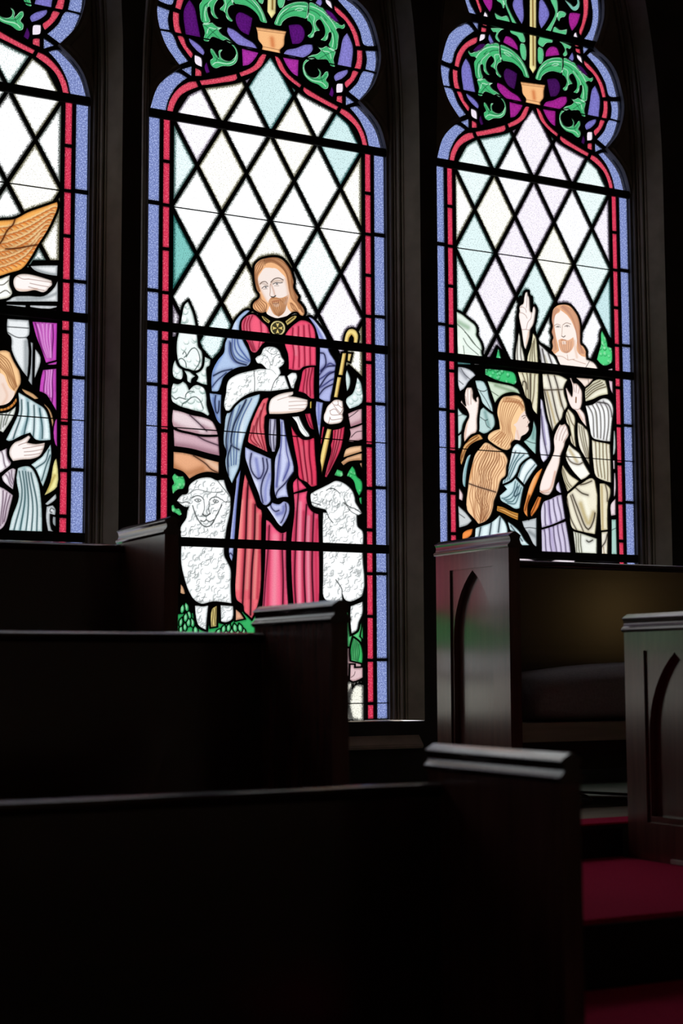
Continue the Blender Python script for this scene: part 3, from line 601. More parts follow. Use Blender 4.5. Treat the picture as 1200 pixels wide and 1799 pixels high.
DATA_3 = """P raised_hand_glass fce6d8 22:-149,3442 -135,3509 -113,3559 -91,3561 -87,3532 -75,3515 -68,3436 -60,3378 -47,3372 -33,3425 -16,3431 -3,3406 -9,3347 -32,3257 -68,3203 -78,3136 -123,3009 -136,3015 -156,3085 -171,3185 -191,3270 -199,3335 -189,3365 -193,3401 -176,3424
L 4.2 905840:-96,3531 -102,3447 -107,3410
L 4.2 905840:-189,3401 -150,3412 -116,3394 -108,3366
L 4.2 905840:-190,3357 -151,3354 -117,3336 -100,3309
L 4.2 905840:-47,3365 -57,3313 -92,3273 -111,3206
L 4.2 905840:-167,3193 -119,3201 -72,3199
S 14.2 f0c4a8:-85,3179 -113,3068
P face_glass fcebe0 18:300,3483 243,3465 196,3424 180,3368 175,3313 187,3260 172,3204 190,3151 175,3111 183,3065 168,3025 196,2996 223,2976 241,2938 305,2859 512,2855 703,2854 709,2902 667,2953 610,2972 582,2977 573,3023 574,3055 546,3099 514,3120 511,3198 509,3308 487,3385 450,3436 394,3481 347,3488
F f0b080:300,3486 243,3473 186,3423 168,3351 165,3195 164,3017 205,2993 262,3034 249,3095 227,3170 211,3262 203,3324 232,3381 275,3409 290,3442
F f0b080:300,3486 394,3489 496,3386 522,3262 528,3121 583,3056 573,3000 516,3010 469,3053 472,3147 469,3225 446,3270 410,3337 364,3387 289,3427
F efb48c:255,3134 293,3153 321,3148 368,3145 430,3182 438,3113 393,3038 346,3018 290,3028 263,3073
F fce4d4:297,3130 339,3134 343,3104 301,3100
H 7 3.3 c06c38:285,3457 355,3410 419,3338 459,3240 481,3132 497,3024|319,3481 431,3442 491,3361 512,3245 518,3120 569,3039
H 5 3.3 c06c38:275,3425 222,3373 206,3277 227,3163 239,3047|234,3456 185,3384 178,3275 180,3135 182,3011
H 5 2.8 b06c48:264,3112 290,3052 337,3021|424,3143 403,3062 355,3023
L 4.7 8a6a58:211,3270 244,3289 281,3281
L 5.2 8a6a58:310,3288 352,3312 404,3305
L 5.7 504844:229,3258 253,3270 281,3263
L 5.7 504844:333,3275 361,3289 389,3280
L 9.4 706868:250,3262 256,3261
L 9.4 706868:357,3279 365,3278
L 4.2 a07860:305,3280 298,3209 293,3177
L 7.6 5a4038:298,3177 316,3171 336,3185
L 5.7 a06050:288,3137 316,3146 344,3143
L 4.7 c09078:223,2979 289,2982 335,2966 363,2953 401,2961 439,2968
L 4.7 c09078:355,3003 363,2953
L 4.7 c09078:420,2962 495,2946 571,2933
L 6.1 302820:615,2964 575,2906 531,2855
S 23.6 f4cdb4:443,3145 451,3067 468,2990
P chest_glass f6d6c0 13:444,2789 654,2795 605,2744 551,2704 509,2744
L 5.7 604838:596,2794 600,2743
P open_hand_glass fcdccc 18:324,2674 338,2683 366,2646 398,2602 404,2673 396,2726 373,2779 397,2781 420,2736 462,2732 494,2703 517,2666 520,2604 514,2541 494,2493 540,2450 558,2381 567,2315 501,2377 436,2469 390,2493 354,2552 337,2613
L 4.2 905840:419,2728 432,2652
L 4.2 905840:457,2724 450,2645
L 4.2 905840:494,2699 474,2639
L 14.2 8a5420:449,2598 446,2552
L 4.7 905840:437,2485 466,2483 504,2502
S 18.9 e8b498:465,2460 520,2386
P kneeling_hand_glass fbdccb 18:252,2332 267,2320 310,2336 336,2308 351,2260 356,2239 312,2166 300,2121 256,2031 244,1960 198,1827 154,1695 111,1649 59,1647 2,1670 8,1730 74,1881 150,2007 178,2078 175,2183 208,2264
L 4.2 905840:262,2311 223,2238 206,2176
L 4.2 905840:310,2323 260,2232 243,2170
L 4.2 905840:336,2299 292,2226 275,2172
L 4.2 905840:351,2251 318,2201 290,2155
S 18.9 e0a488:189,1870 133,1711 28,1671
L 4.2 905840:8,1687 59,1664 122,1676
P kneeling_face_glass f0c090 18:-387,2534 -308,2553 -209,2561 -159,2518 -141,2461 -132,2395 -103,2347 -88,2323 -109,2296 -100,2255 -135,2211 -186,2182 -206,2143 -266,2143 -306,2108 -306,2074 -346,2043 -395,2044 -454,2065 -512,2094 -564,2132 -559,2165 -500,2210 -431,2232 -440,2306 -458,2379 -447,2446 -417,2506
F fce4d8:-141,2428 -103,2347 -85,2323 -106,2296 -98,2255 -135,2209 -186,2180 -206,2141 -261,2148 -255,2202 -244,2261 -273,2284 -233,2312 -192,2382
H 8 3.8 b46c3c:-387,2525 -428,2439 -430,2331 -402,2234 -471,2163 -530,2126|-159,2518 -231,2421 -292,2308 -294,2225 -275,2159 -336,2048
H 5 3.8 b46c3c:-348,2537 -288,2533 -199,2524 -150,2469|-388,2492 -289,2492 -210,2473 -171,2425
H 4 3.8 b46c3c:-432,2215 -491,2178 -550,2141|-354,2187 -394,2110 -395,2052
L 5.7 504038:-177,2366 -152,2381 -132,2378
L 5.7 504038:-163,2351 -137,2365
L 5.7 a05848:-124,2278 -102,2284
L 4.7 a07060:-108,2330 -113,2312
S 18.9 f0c4ac:-234,2229 -216,2163
P kneeling_hair_glass efbf92 18:-589,2097 -512,2078 -434,2041 -367,1996 -343,1948 -359,1889 -370,1806 -420,1762 -455,1662 -481,1603 -501,1561 -511,1503 -551,1412 -600,1369 -678,1341 -725,1388 -800,1466 -787,1669 -767,1784 -736,1892 -707,1975 -648,2044
H 12 4.2 b46c3c:-609,2071 -697,1959 -747,1834 -749,1712 -769,1589 -752,1468 -696,1365|-377,1979 -369,1889 -439,1786 -470,1669 -501,1569 -521,1495 -591,1378
H 7 3.8 8a4820:-570,2082 -610,1981 -670,1855 -662,1741 -702,1608 -666,1496 -649,1359|-435,2025 -436,1934 -526,1797 -518,1699 -578,1566 -560,1477 -619,1376
L 8.5 301c10:-768,1707 -672,1683 -576,1664 -480,1644
S 28.3 d89458:-727,1876 -758,1752
P raised_arm_glass fbdccb 18:-843,2481 -824,2442 -796,2419 -809,2525 -784,2589 -765,2594 -731,2597 -717,2565 -713,2500 -680,2469 -684,2502 -660,2520 -651,2496 -657,2413 -673,2314 -684,2189 -742,2161 -820,2082 -824,2155 -798,2255 -764,2331 -792,2395 -853,2448
L 4.2 905840:-770,2577 -771,2487 -762,2430
L 4.2 905840:-736,2572 -738,2490 -738,2440
L 4.2 905840:-795,2510 -777,2437
S 18.9 eab89c:-778,2306 -799,2190 -810,2107
P orange_cuff_glass f4b068 18:-861,1884 -864,1949 -830,2041 -762,2119 -685,2161 -646,2167 -613,2129 -695,2099 -763,2053 -802,1994 -832,1910 -851,1869
H 2 8.5 7c4010:-841,1942 -792,2043 -656,2142|-855,1909 -820,2058 -675,2153
P orange_sleeve_glass f6944a 18:34,1895 44,1888 -3,1793 -66,1665 -128,1538 -130,1422 -179,1477 -157,1578 -105,1729 -33,1841
L 8.5 6c2c08:-159,1487 -138,1554 -107,1630
S 23.6 ffc890:-43,1808 -106,1663
P orange_sleeve_glass f08a40 13:-17,1626 28,1620 -9,1527 -90,1432 -105,1456 -58,1557
L 8.5 6c2c08:-7,1610 -49,1525 -90,1457
P teal_dress_glass c8ecf0 18:-308,2000 -287,2067 -237,2108 -178,2083 -119,2036 -100,1996 -150,1968 -210,1914 -252,1829 -322,1759 -410,1722 -400,1788 -349,1857 -329,1924
H 3 8.5 2c6870:-277,2043 -309,1942 -360,1823 -391,1739|-139,2002 -220,1947 -261,1878 -321,1776
S 23.6 ffffff:-257,2061 -300,1901
P teal_dress_glass d0eef2 18:-80,1980 -11,1918 -72,1848 -164,1726 -242,1797 -201,1898 -140,1960
H 2 7.6 2c6870:-140,1952 -191,1882 -222,1798|-41,1924 -123,1836 -174,1742
P teal_dress_glass bce6ea 18:-262,1787 -170,1709 -196,1617 -218,1509 -267,1498 -355,1535 -432,1573 -442,1613 -362,1675 -401,1714 -312,1743
H 4 7.6 2c6870:-272,1762 -304,1661 -383,1608 -422,1598|-185,1692 -226,1591 -267,1531 -345,1544
L 9.4 1c4850:-234,1706 -275,1646 -265,1614 -215,1649
P teal_dress_glass c4eaee 13:-779,1962 -745,1977 -770,1914 -795,1807 -811,1668 -835,1683 -843,1772 -818,1879
S 18.9 5aa0a8:-769,1947 -814,1798 -820,1684
P orange_belt_glass f4a848 13:-472,1517 -404,1508 -327,1479 -234,1458 -240,1392 -328,1421 -405,1451 -478,1472
H 2 6.6 7c4010:-463,1497 -385,1485 -249,1441|-463,1481 -356,1453 -249,1413
P orange_hem_glass f08a40 13:-850,1246 -802,1280 -736,1295 -751,1241 -851,1181
P teal_skirt_glass c8ecee 18:-707,1300 -659,1318 -533,1364 -445,1433 -387,1378 -359,1314 -360,1240 -411,1116 -748,1104 -717,1235
L 12.3 143438:-649,1310 -670,1220
L 12.3 143438:-533,1356 -554,1241
L 12.3 143438:-435,1409 -457,1277
P teal_skirt_glass c8ecee 18:-358,1379 -290,1341 -222,1286 -164,1207 -115,1167 -214,1163 -271,1284 -330,1298
L 8.5 143438:-319,1340 -252,1269 -194,1205
P cream_sleeve_glass f4f0d4 18:-234,3020 -202,3171 -185,3133 -158,3005 -138,2921 -139,2855 -229,2855 -245,2911
H 2 7.6 40382c:-206,3153 -217,3022 -211,2863|-182,3097 -176,2953 -160,2861
P cream_sleeve_glass f2eab8 18:-42,3176 -8,3143 7,3043 16,2855 -118,2850 -107,2945 -71,3035
H 3 7.6 605028:-53,3066 -81,2962 -92,2860|-17,3128 -11,3005 -5,2860
P cream_robe_glass f2e8b8 18:-221,2787 19,2790 11,2608 -6,2397 -57,2444 -81,2528 -132,2553 -164,2630 -205,2734
H 4 8.5 605028:-187,2779 -146,2682 -131,2568|2,2781 -19,2620 -56,2458
L 9.4 302818:-164,2666 -155,2703 -121,2691 -113,2634
L 9.4 302818:-76,2781 -81,2536
P white_robe_glass f6f4ea 18:22,3081 76,3047 131,3006 195,2973 267,2855 63,2853 28,2950
L 12.3 282418:67,3031 109,2857
L 12.3 282418:135,2998 193,2856
L 12.3 282418:26,3058 47,2952 54,2860
S 18.9 c8c090:93,2971 137,2859
P cream_robe_glass f2e8c4 18:57,2791 266,2793 350,2761 311,2696 309,2626 344,2513 296,2447 276,2387 209,2317 165,2247 117,2357 84,2508 64,2660
L 12.3 282010:126,2789 161,2668 212,2456 247,2359
L 12.3 282010:201,2787 236,2690 270,2553 305,2463
L 11.3 403418:82,2646 120,2495 171,2269
L 8.5 403418:63,2639 188,2651 310,2665
S 23.6 b89c50:114,2633 166,2453 200,2332
S 23.6 b89c50:235,2659 278,2508
P cream_robe_glass f2ecc0 18:556,2693 663,2776 730,2798 798,2791 824,2707 828,2660 726,2636 649,2599 553,2568
H 4 8.5 605028:565,2686 643,2747 730,2794|563,2584 679,2672 815,2722
S 18.9 ffffff:583,2656 710,2745
P white_robe_glass f2f2ea 18:550,2526 631,2541 698,2582 764,2614 830,2610 873,2569 888,2516 868,2399 841,2200 732,2202 624,2226 594,2335 575,2440
H 5 8.5 403c30:566,2519 618,2425 635,2240|797,2599 849,2513 845,2352 819,2208
L 10.4 282418:698,2573 818,2565 860,2505 869,2443
S 18.9 b8b8a0:673,2473 699,2218
P cream_robe_glass f4e8c0 18:618,2212 731,2189 835,2173 841,1996 841,1801 733,1821 658,1853 629,1983
H 4 8.5 705c28:645,2196 651,2029 680,1863|818,2172 825,1995 820,1817
P cream_robe_glass f0e2b4 18:699,1784 765,1788 829,1747 827,1676 804,1622 791,1348 704,1336 699,1547
L 10.4 403418:775,1779 795,1701 793,1621
S 23.6 b89c50:731,1759 732,1355
P cream_robe_glass ece0c0 13:709,1327 791,1331 780,1111 709,1109
L 10.4 302818:716,1179 761,1233 785,1304
L 7.6 806020:738,1180 742,1118
P lilac_robe_glass d2cae8 18:30,2556 56,2541 86,2447 124,2258 141,2076 113,2005 54,1949 24,1991 25,2294
L 10.4 383050:39,2452 60,2210 108,2004
S 18.9 9484c0:53,2383 89,2125
P cream_robe_glass f4e6bc 18:351,2485 424,2420 433,2358 421,2296 438,2112 375,2161 356,2274 326,2351 317,2420
H 2 7.6 605028:339,2466 380,2381 422,2322|328,2421 368,2319 407,2145
P cream_robe_glass f4e8c4 18:455,2360 497,2345 561,2306 591,2219 587,2069 590,1946 533,2030 476,2115 452,2236
H 3 7.6 605028:465,2334 483,2194 585,1963|539,2304 569,2200 581,2033
P cream_robe_glass f6eed0 18:353,2142 395,2110 474,2062 521,1977 594,1875 550,1838 484,1808 380,1898 308,2017
L 9.4 504018:319,2043 371,1977 456,1955 510,1976
S 33.0 c8b070:363,2090 446,1981
P cream_robe_glass f2e4b8 18:275,1945 358,1853 463,1798 398,1742 322,1686 282,1788 258,1883
H 3 7.6 605028:274,1927 335,1809 387,1750|257,1874 287,1771 317,1703
P cream_robe_glass f2e6bc 18:332,1678 484,1773 614,1833 651,1808 639,1298 473,1318 367,1349 339,1487 310,1616
L 10.4 403418:483,1764 537,1776 613,1806
L 11.3 302810:419,1734 492,1686 567,1668
L 12.3 302810:385,1663 466,1492 517,1381 570,1340 626,1429 644,1500
L 9.4 403418:321,1625 359,1444 430,1325
L 9.4 403418:364,1653 434,1465 505,1320
S 47.2 c0a860:479,1580 560,1400 627,1499
S 37.8 fffbe8:523,1643 563,1497
P pale_hem_glass dfe2c8 18:377,1323 472,1301 659,1256 655,1107 404,1108
L 10.4 30301c:540,1234 567,1222 610,1241
H 3 7.6 505434:398,1307 415,1108|483,1284 489,1110
P lilac_robe_glass cdbfe2 18:47,1577 120,1606 205,1645 258,1657 295,1433 157,1375 21,1335 14,1489
H 4 8.5 4c3c68:36,1559 42,1353|236,1638 285,1432
S 28.3 9480bc:99,1580 126,1374
P lilac_robe_glass c8bade 18:16,1318 157,1358 300,1407 342,1183 351,1106 17,1104
H 5 8.5 4c3c68:31,1310 48,1105|284,1389 330,1114
S 28.3 9480bc:125,1339 162,1108
P lilac_robe_glass cdbfe2 13:191,1731 229,1785 258,1665 196,1697
P rock_glass cce6cc 18:-887,3291 -834,3275 -752,3227 -678,3177 -666,3136 -671,3092 -630,3032 -610,2970 -619,2941 -611,2892 -649,2853 -880,2846
L 7.1 2c402c:-880,3178 -795,3116 -713,3024 -615,2948
L 6.6 3c503c:-795,3109 -746,3071 -681,2999
L 6.6 3c503c:-812,3050 -763,2984 -649,2909
L 6.6 3c503c:-798,2853 -805,2923 -813,2979
S 42.5 f4fff0:-861,3031 -830,2928
S 42.5 90b890:-876,3200 -761,3155
P rock_glass c4c8d2 18:-877,2776 -799,2775 -717,2747 -685,2715 -760,2652 -810,2584 -860,2552 -879,2606
L 6.6 303038:-840,2765 -800,2712 -735,2668
L 6.6 303038:-867,2650 -818,2619
S 37.8 888c98:-865,2762 -784,2685
P rock_glass b4d8d8 18:-694,2664 -602,2665 -562,2611 -538,2521 -506,2438 -499,2382 -614,2458 -638,2513 -678,2602
L 7.6 1c3034:-711,2635 -654,2583 -596,2573 -562,2590
L 6.6 1c3034:-637,2570 -572,2490 -523,2409
P rock_glass b0d4d0 18:-643,2390 -584,2436 -516,2391 -479,2303 -489,2252 -607,2178 -665,2199 -654,2298
L 6.6 1c3034:-643,2332 -586,2303 -557,2314
L 6.6 1c3034:-586,2303 -567,2255 -529,2233
S 33.0 6c9c98:-585,2378 -548,2257
P rock_glass b8d8d4 13:-887,2404 -826,2343 -778,2330 -827,2253 -847,2186 -885,2151
L 5.7 1c3034:-883,2323 -845,2334 -826,2343
P rock_glass b8d8d4 13:-885,2176 -847,2162 -863,2022 -887,2013
P hill_glass c2dcb8 18:-561,2672 -452,2663 -224,2625 -191,2577 -284,2591 -369,2570 -429,2530 -480,2469 -513,2551
L 6.6 304028:-512,2580 -437,2543
S 28.3 7c9c74:-469,2640 -250,2594
P tree_glass 3cbc74 13:-438,2993 -422,2973 -406,2910 -377,2856 -483,2853 -465,2891
B 6 37.8 0a5a34 a0f0c0:
P tree_glass 38b86c 18:-584,2780 -534,2788 -467,2787 -332,2788 -256,2773 -232,2696 -258,2665 -351,2672 -468,2690 -585,2730
B 24 42.5 0a4a2c 98f0bc:
P tree_glass 4cc878 13:767,3287 795,3242 827,3182 835,3127 884,3116 891,3045 880,2980 821,2943 763,2938 697,2988 718,3053 749,3142 751,3238
B 18 42.5 0a6434 b8f8c8:
P rock_glass e8c8d0 13:820,2896 888,2918 887,2862 833,2858
P rock_glass e0bccc 13:836,2795 885,2791 886,2657 853,2709
P rock_glass a4d0c8 13:-53,2350 -19,2277 -21,2160 -29,2017 -98,2071 -167,2133 -96,2188 -65,2257
L 6.6 1c3034:-146,2151 -77,2131 -27,2126
S 33.0 5c948c:-44,2275 -56,2174
P rock_glass b4bcc0 18:-200,1386 -111,1406 -31,1426 -36,1161 -56,1160 -133,1273 -182,1337
L 6.6 24282c:-182,1321 -112,1332 -38,1326
S 33.0 7c8488:-113,1290 -44,1252
P rock_glass b8c0c0 18:-894,1502 -810,1441 -744,1371 -792,1329 -887,1301
L 6.6 24282c:-886,1430 -820,1392
P rock_glass e8c4c8 13:-882,1664 -836,1602 -846,1545 -884,1559
P rock_glass a4d0c4 13:832,1447 892,1449 894,1114 823,1112
L 6.6 1c3034:829,1341 896,1370
P rock_glass e0c0c8 13:825,1588 892,1653 888,1493 828,1482
P rock_glass e8d0d8 9:864,2024 891,2026 889,1936 867,1935
P rock_glass b8c8c4 9:882,2310 899,2307 893,2088 865,2068
P rock_glass e8d0d8 9:875,1900 893,1897 888,1688 865,1660
K:-932,2796 -592,2821 -515,2913 -451,3021 -370,2965 -295,2885 -199,2861 -240,3074 -230,3292 -187,3514 -38,3531 -12,3205 18,3099 148,3046 376,2913 589,2904 660,3038 731,3168 762,3310 815,3260 909,3185 977,3135 882,-376 -1002,-349"""
DATA_HEAD = """b border_blue_glass 8f9fe0:722,6613 829,6634 852,6521 842,6402 806,6290 756,6164 634,6170 699,6258 737,6359 747,6477
b border_blue_glass 8f9fe0:618,6092 691,6086 623,6016
b border_blue_glass 8f9fe0:740,6062 877,5989 988,5868 1056,5659 932,5643 885,5769 789,5903 665,6008
b border_blue_glass 8f9fe0:944,5593 1067,5614 1074,5522 1057,5411 943,5417 959,5515
b border_blue_glass 8f9fe0:929,5399 1051,5396 992,5254 879,5118 771,5178 858,5273
b border_blue_glass 8f9fe0:742,5139 835,5094 742,5048
b border_blue_glass 8f9fe0:884,5064 992,4976 1077,4862 1136,4668 1001,4664 945,4820 871,4947 781,5031
r border_red_glass f4506a:631,6594 704,6609 693,6443 647,6306 599,6195 575,6221 609,6322 633,6443
w border_white_glass f4e8f4:544,6223 563,6163 503,6140 515,6200
r border_red_glass f4506a:520,6097 569,6100 573,6081 522,6077
r border_red_glass f4506a:526,6058 585,6061 591,6012 532,6024
w border_white_glass f4e8f4:541,5997 594,5984 612,5915 546,5961
r border_red_glass f4506a:628,5955 677,5935 802,5836 870,5732 897,5624 846,5615 813,5722 745,5826 634,5910
r border_red_glass f4506a:859,5585 917,5591 915,5484 887,5399 830,5403 856,5486
r border_red_glass f4506a:823,5386 878,5381 830,5297 750,5207 730,5247 788,5313
w border_white_glass f4e8f4:655,5229 716,5244 710,5169 648,5148
r border_red_glass f4506a:654,5114 710,5131 711,5058 650,5068
r border_red_glass f4506a:38,5373 72,5373 164,5247 302,5162 284,5128 176,5185 83,5268
r border_red_glass f4506a:325,5148 489,5085 671,5026 651,4986 474,5039 318,5108
r border_red_glass f4506a:699,5015 766,4996 879,4902 947,4786 972,4655 919,4653 894,4766 833,4872 678,4969
h violet_glass M1:464,6399 602,6423 560,6313 488,6224 455,6287
h violet_glass M2:100,6453 135,6478 175,6445 221,6351 185,6264 115,6176 89,6234 92,6395
h violet_glass M1:161,5905 165,5951 235,6021 304,6022 337,5954
h violet_glass M2:490,6017 510,5957 488,5918 440,5938
h violet_glass M3:539,5905 606,5888 688,5808 653,5812 561,5872
h violet_glass M2:763,5725 791,5683 820,5607 806,5443 798,5407 660,5408 688,5539 720,5671
h violet_glass M2:669,5340 765,5384 770,5368 703,5288 639,5253 623,5287
h violet_glass M3:173,5679 228,5700 297,5707 334,5662 328,5592 279,5533 210,5515 191,5580
h violet_glass M1:155,5449 251,5488 348,5539 410,5549 416,5505 304,5406 120,5400
h violet_glass M1:116,5377 276,5384 268,5228 218,5245 145,5323
h violet_glass M3:603,5204 626,5150 608,5099 573,5117
g acanthus_glass 66d494:232,6503 308,6518 324,6440 310,6334 264,6239 213,6158 167,6169 247,6281 287,6375
g acanthus_glass 66d494:325,6385 374,6406 425,6393 401,6352 355,6333 334,6293 303,6321
g acanthus_glass 66d494:281,6230 349,6209 433,6235 420,6182 375,6148 252,6155
g acanthus_glass 66d494:117,6111 250,6098 252,6070 174,6044 128,5996 74,6016
g acanthus_glass 66d494:275,6097 374,6091 482,6069 456,6037 417,6038 430,5983 385,5950 371,5960 397,6011 353,6075
g acanthus_glass 66d494:81,5987 133,5980 119,5835 81,5822
g acanthus_glass 88d0c0:391,6535 439,6486 507,6436 564,6459 593,6517 580,6572 559,6568 558,6516 522,6479 474,6505
g acanthus_glass 4cc47c:35,5662 48,5708 84,5782 135,5844 207,5892 279,5919 367,5925 369,5867 346,5774 310,5774 237,5774 166,5745 120,5703 99,5663 66,5656
L 5.7 d4ffe2:59,5676 89,5754 155,5824 248,5874 353,5891
L 6.6 0a5030:79,5671 109,5744 181,5806 268,5842 349,5844
L 4.7 0a5030:125,5780 196,5852 279,5897 362,5905
L 5.7 c4fad6:243,5837 279,5861 325,5863 299,5844 263,5835
g acanthus_glass 4cc47c:385,5933 466,5926 550,5894 634,5843 686,5790 713,5787 734,5804 741,5784 713,5751 676,5752 652,5740 675,5696 671,5627 654,5551 633,5542 572,5569 591,5621 597,5690 580,5695 565,5635 533,5605 491,5607 528,5648 535,5707 507,5769 481,5793 455,5778 447,5748 486,5691 453,5681 434,5666 423,5628 382,5604 361,5616 394,5651 409,5702 387,5746 343,5766 374,5839
L 5.7 d4ffe2:393,5901 466,5892 549,5855 612,5800 654,5740
L 6.6 0a5030:388,5871 455,5856 518,5810 581,5745 633,5687 643,5563
L 5.7 c4fad6:382,5832 434,5813 424,5743 439,5679 403,5624
L 5.2 0a5030:377,5802 413,5751 429,5686
L 5.7 c4fad6:497,5825 539,5785 591,5718 549,5632
L 4.7 0a5030:518,5839 560,5799 534,5813
L 5.7 d4ffe2:612,5693 622,5627 612,5567
g acanthus_glass 4cc47c:454,5537 507,5537 559,5565 643,5542 624,5453 634,5387 590,5387 559,5432 496,5428 454,5420 423,5435 356,5417 402,5451 465,5477 491,5508
L 5.7 d4ffe2:475,5527 527,5512 580,5513 601,5459
L 5.7 0a5030:507,5518 548,5478 590,5428 611,5393
L 4.7 0a5030:633,5532 559,5489 485,5437
g acanthus_glass 4cc47c:454,5430 381,5418 330,5380 311,5328 324,5255 381,5207 464,5189 526,5160 563,5176 572,5222 548,5247 572,5299 565,5331 543,5323 516,5289 490,5260 498,5305 482,5333 454,5340 475,5310 469,5271 433,5250 381,5255 347,5287 332,5323 342,5363 387,5403
L 5.7 d4ffe2:325,5321 345,5258 412,5222 506,5220 547,5189
L 5.7 0a5030:350,5269 423,5239 506,5249 548,5295
L 4.7 0a5030:485,5312 495,5276 516,5222"""
OUTLINE = "1140,4661 1080,4862 996,4977 888,5067 856,5092 885,5119 995,5252 1055,5397 1079,5523 1069,5638 995,5870 884,5996 745,6067 723,6091 762,6160 810,6285 848,6403 858,6522"
FIELD = "881,4662 845,4771 784,4865 667,4945 618,4968 460,5016 296,5074 162,5157 76,5256 20,5331 4,5351"
POT = "-144,5604 156,5623 139,5566 132,5489 93,5439 100,5403 -89,5398 -80,5442 -120,5489 -129,5552"
SPEAR = "-17,6464 67,6481 51,5771 8,5707 -34,5762"
# ------------------------------------------------------------------ stained glass
U = 1.0 / 2000.0
def pts(s): return np.array([[float(v) for v in t.split(',')] for t in s.split()]) * U

def smooth_poly(P, sub=4, sharp=.45):
    n = len(P)
    if n < 4: return P
    T = np.zeros_like(P)
    for i in range(n):
        a = P[i] - P[i - 1]; b = P[(i + 1) % n] - P[i]
        la, lb = np.linalg.norm(a) + 1e-9, np.linalg.norm(b) + 1e-9
        cosv = np.dot(a, b) / la / lb
        if cosv > sharp: T[i] = (a / la + b / lb) / 2
    out = []
    for i in range(n):
        j = (i + 1) % n
        p, q = P[i], P[j]; L = np.linalg.norm(q - p)
        m0, m1 = T[i] * L, T[j] * L
        if not T[i].any() and not T[j].any(): out.append(p); continue
        for k in range(sub):
            t = k / sub
            out.append((2 * t**3 - 3 * t**2 + 1) * p + (t**3 - 2 * t**2 + t) * m0 + (-2 * t**3 + 3 * t**2) * q + (t**3 - t**2) * m1)
    return np.array(out)

def smooth_line(P, n=24):
    if len(P) > 2:
        Q = np.vstack([2 * P[0] - P[1], P, 2 * P[-1] - P[-2]]); o = []
        for i in range(1, len(Q) - 2):
            for k in range(4):
                t = k / 4; a, b, c, d = Q[i - 1:i + 3]
                o.append(.5 * (2 * b + (c - a) * t + (2 * a - 5 * b + 4 * c - d) * t * t + (3 * b - a - 3 * c + d) * t**3))
        o.append(P[-1]); P = np.array(o)
    s = np.r_[0, np.cumsum(np.linalg.norm(np.diff(P, axis=0), axis=1))]
    t = np.linspace(0, s[-1], n)
    return np.c_[np.interp(t, s, P[:, 0]), np.interp(t, s, P[:, 1])]

def area(P): return .5 * np.sum(P[:, 0] * np.roll(P[:, 1], -1) - np.roll(P[:, 0], -1) * P[:, 1])

def offset(P, d):
    if area(P) < 0: P = P[::-1]
    a = P - np.roll(P, 1, 0); b = np.roll(P, -1, 0) - P
    na = np.c_[a[:, 1], -a[:, 0]] / (np.linalg.norm(a, axis=1, keepdims=True) + 1e-9)
    nb = np.c_[b[:, 1], -b[:, 0]] / (np.linalg.norm(b, axis=1, keepdims=True) + 1e-9)
    m = na + nb; L = np.linalg.norm(m, axis=1, keepdims=True) + 1e-6
    m = m / L * np.minimum(1.5, 2 / L)
    return P + m * d

def inside(P, X, Y):
    """non-zero winding, boolean array"""
    w = np.zeros(X.shape, np.int32)
    n = len(P)
    for i in range(n):
        x0, y0 = P[i]; x1, y1 = P[(i + 1) % n]
        if y0 == y1: continue
        if y1 > y0:
            s = (Y >= y0) & (Y < y1)
            c = s & ((x1 - x0) * (Y - y0) - (X - x0) * (y1 - y0) > 0); w += c
        else:
            s = (Y >= y1) & (Y < y0)
            c = s & ((x1 - x0) * (Y - y0) - (X - x0) * (y1 - y0) < 0); w -= c
    return w != 0

def seg_dist(L, X, Y):
    d = np.full(X.shape, 9.0)
    for i in range(len(L) - 1):
        ax, ay = L[i]; bx, by = L[i + 1]; dx, dy = bx - ax, by - ay
        t = np.clip(((X - ax) * dx + (Y - ay) * dy) / (dx * dx + dy * dy + 1e-12), 0, 1)
        d = np.minimum(d, (X - ax - t * dx) ** 2 + (Y - ay - t * dy) ** 2)
    return np.sqrt(d)

def parse_fig(text):
    out = []
    for ln in text.strip().split('\n'):
        hd, body = ln.split(':', 1); h = hd.split()
        if h[0] == 'P':
            P = smooth_poly(pts(body)); out.append(dict(name=h[1], col=lin(h[2]), kind='f', halo=float(h[3]) * U, poly=P, strokes=[]))
        elif h[0] == 'K': out.append(dict(name='K', poly=pts(body), kind='K', halo=0, strokes=[]))
        else: out[-1]['strokes'].append((h, body))
    return out

def ground_panes(var):
    """panes of the foot of the light, low enough to be hidden by the pews in part"""
    r = random.Random(50 + var); out = []
    rows = [(-.20, -.02, 'pale_ground_glass', ('f2f0e2', 'eef0ea', 'f4eee0')), (-.01, .10, 'rock_glass', ('deb0b4', 'd8c0b0', 'c8c8c8')), (.11, .25, 'foliage_glass', ('38b860', '58c478', '2ca458'))]
    if var != 1: rows += [(.26, .38, 'hem_glass', ('cdbfe2', 'c8ecee', 'f2e6bc')), (.385, .515, 'robe_glass', ('c8bade', 'ccecec', 'f0e2b4', 'e4ccda'))]
    for z0, z1, name, cols in rows:
        n = 4; xs = [-.445 + .89 * (i + (r.uniform(-.2, .2) if 0 < i < n else 0)) / n for i in range(n + 1)]
        for i in range(n):
            a, b = xs[i] + .006, xs[i + 1] - .006; w = lambda: r.uniform(-.02, .02)
            P = np.array([[a, z0 + w() * .3], [(a + b) / 2, z0 + w() * .3], [b, z0 + w() * .3], [b + w() * .2, (z0 + z1) / 2], [b, z1 + w()], [(a + b) / 2, z1 + w()], [a, z1 + w()], [a + w() * .2, (z0 + z1) / 2]])
            out.append(dict(name=name, col=lin(r.choice(cols)), kind='f', halo=.008, poly=smooth_poly(P), strokes=[]))
    return out

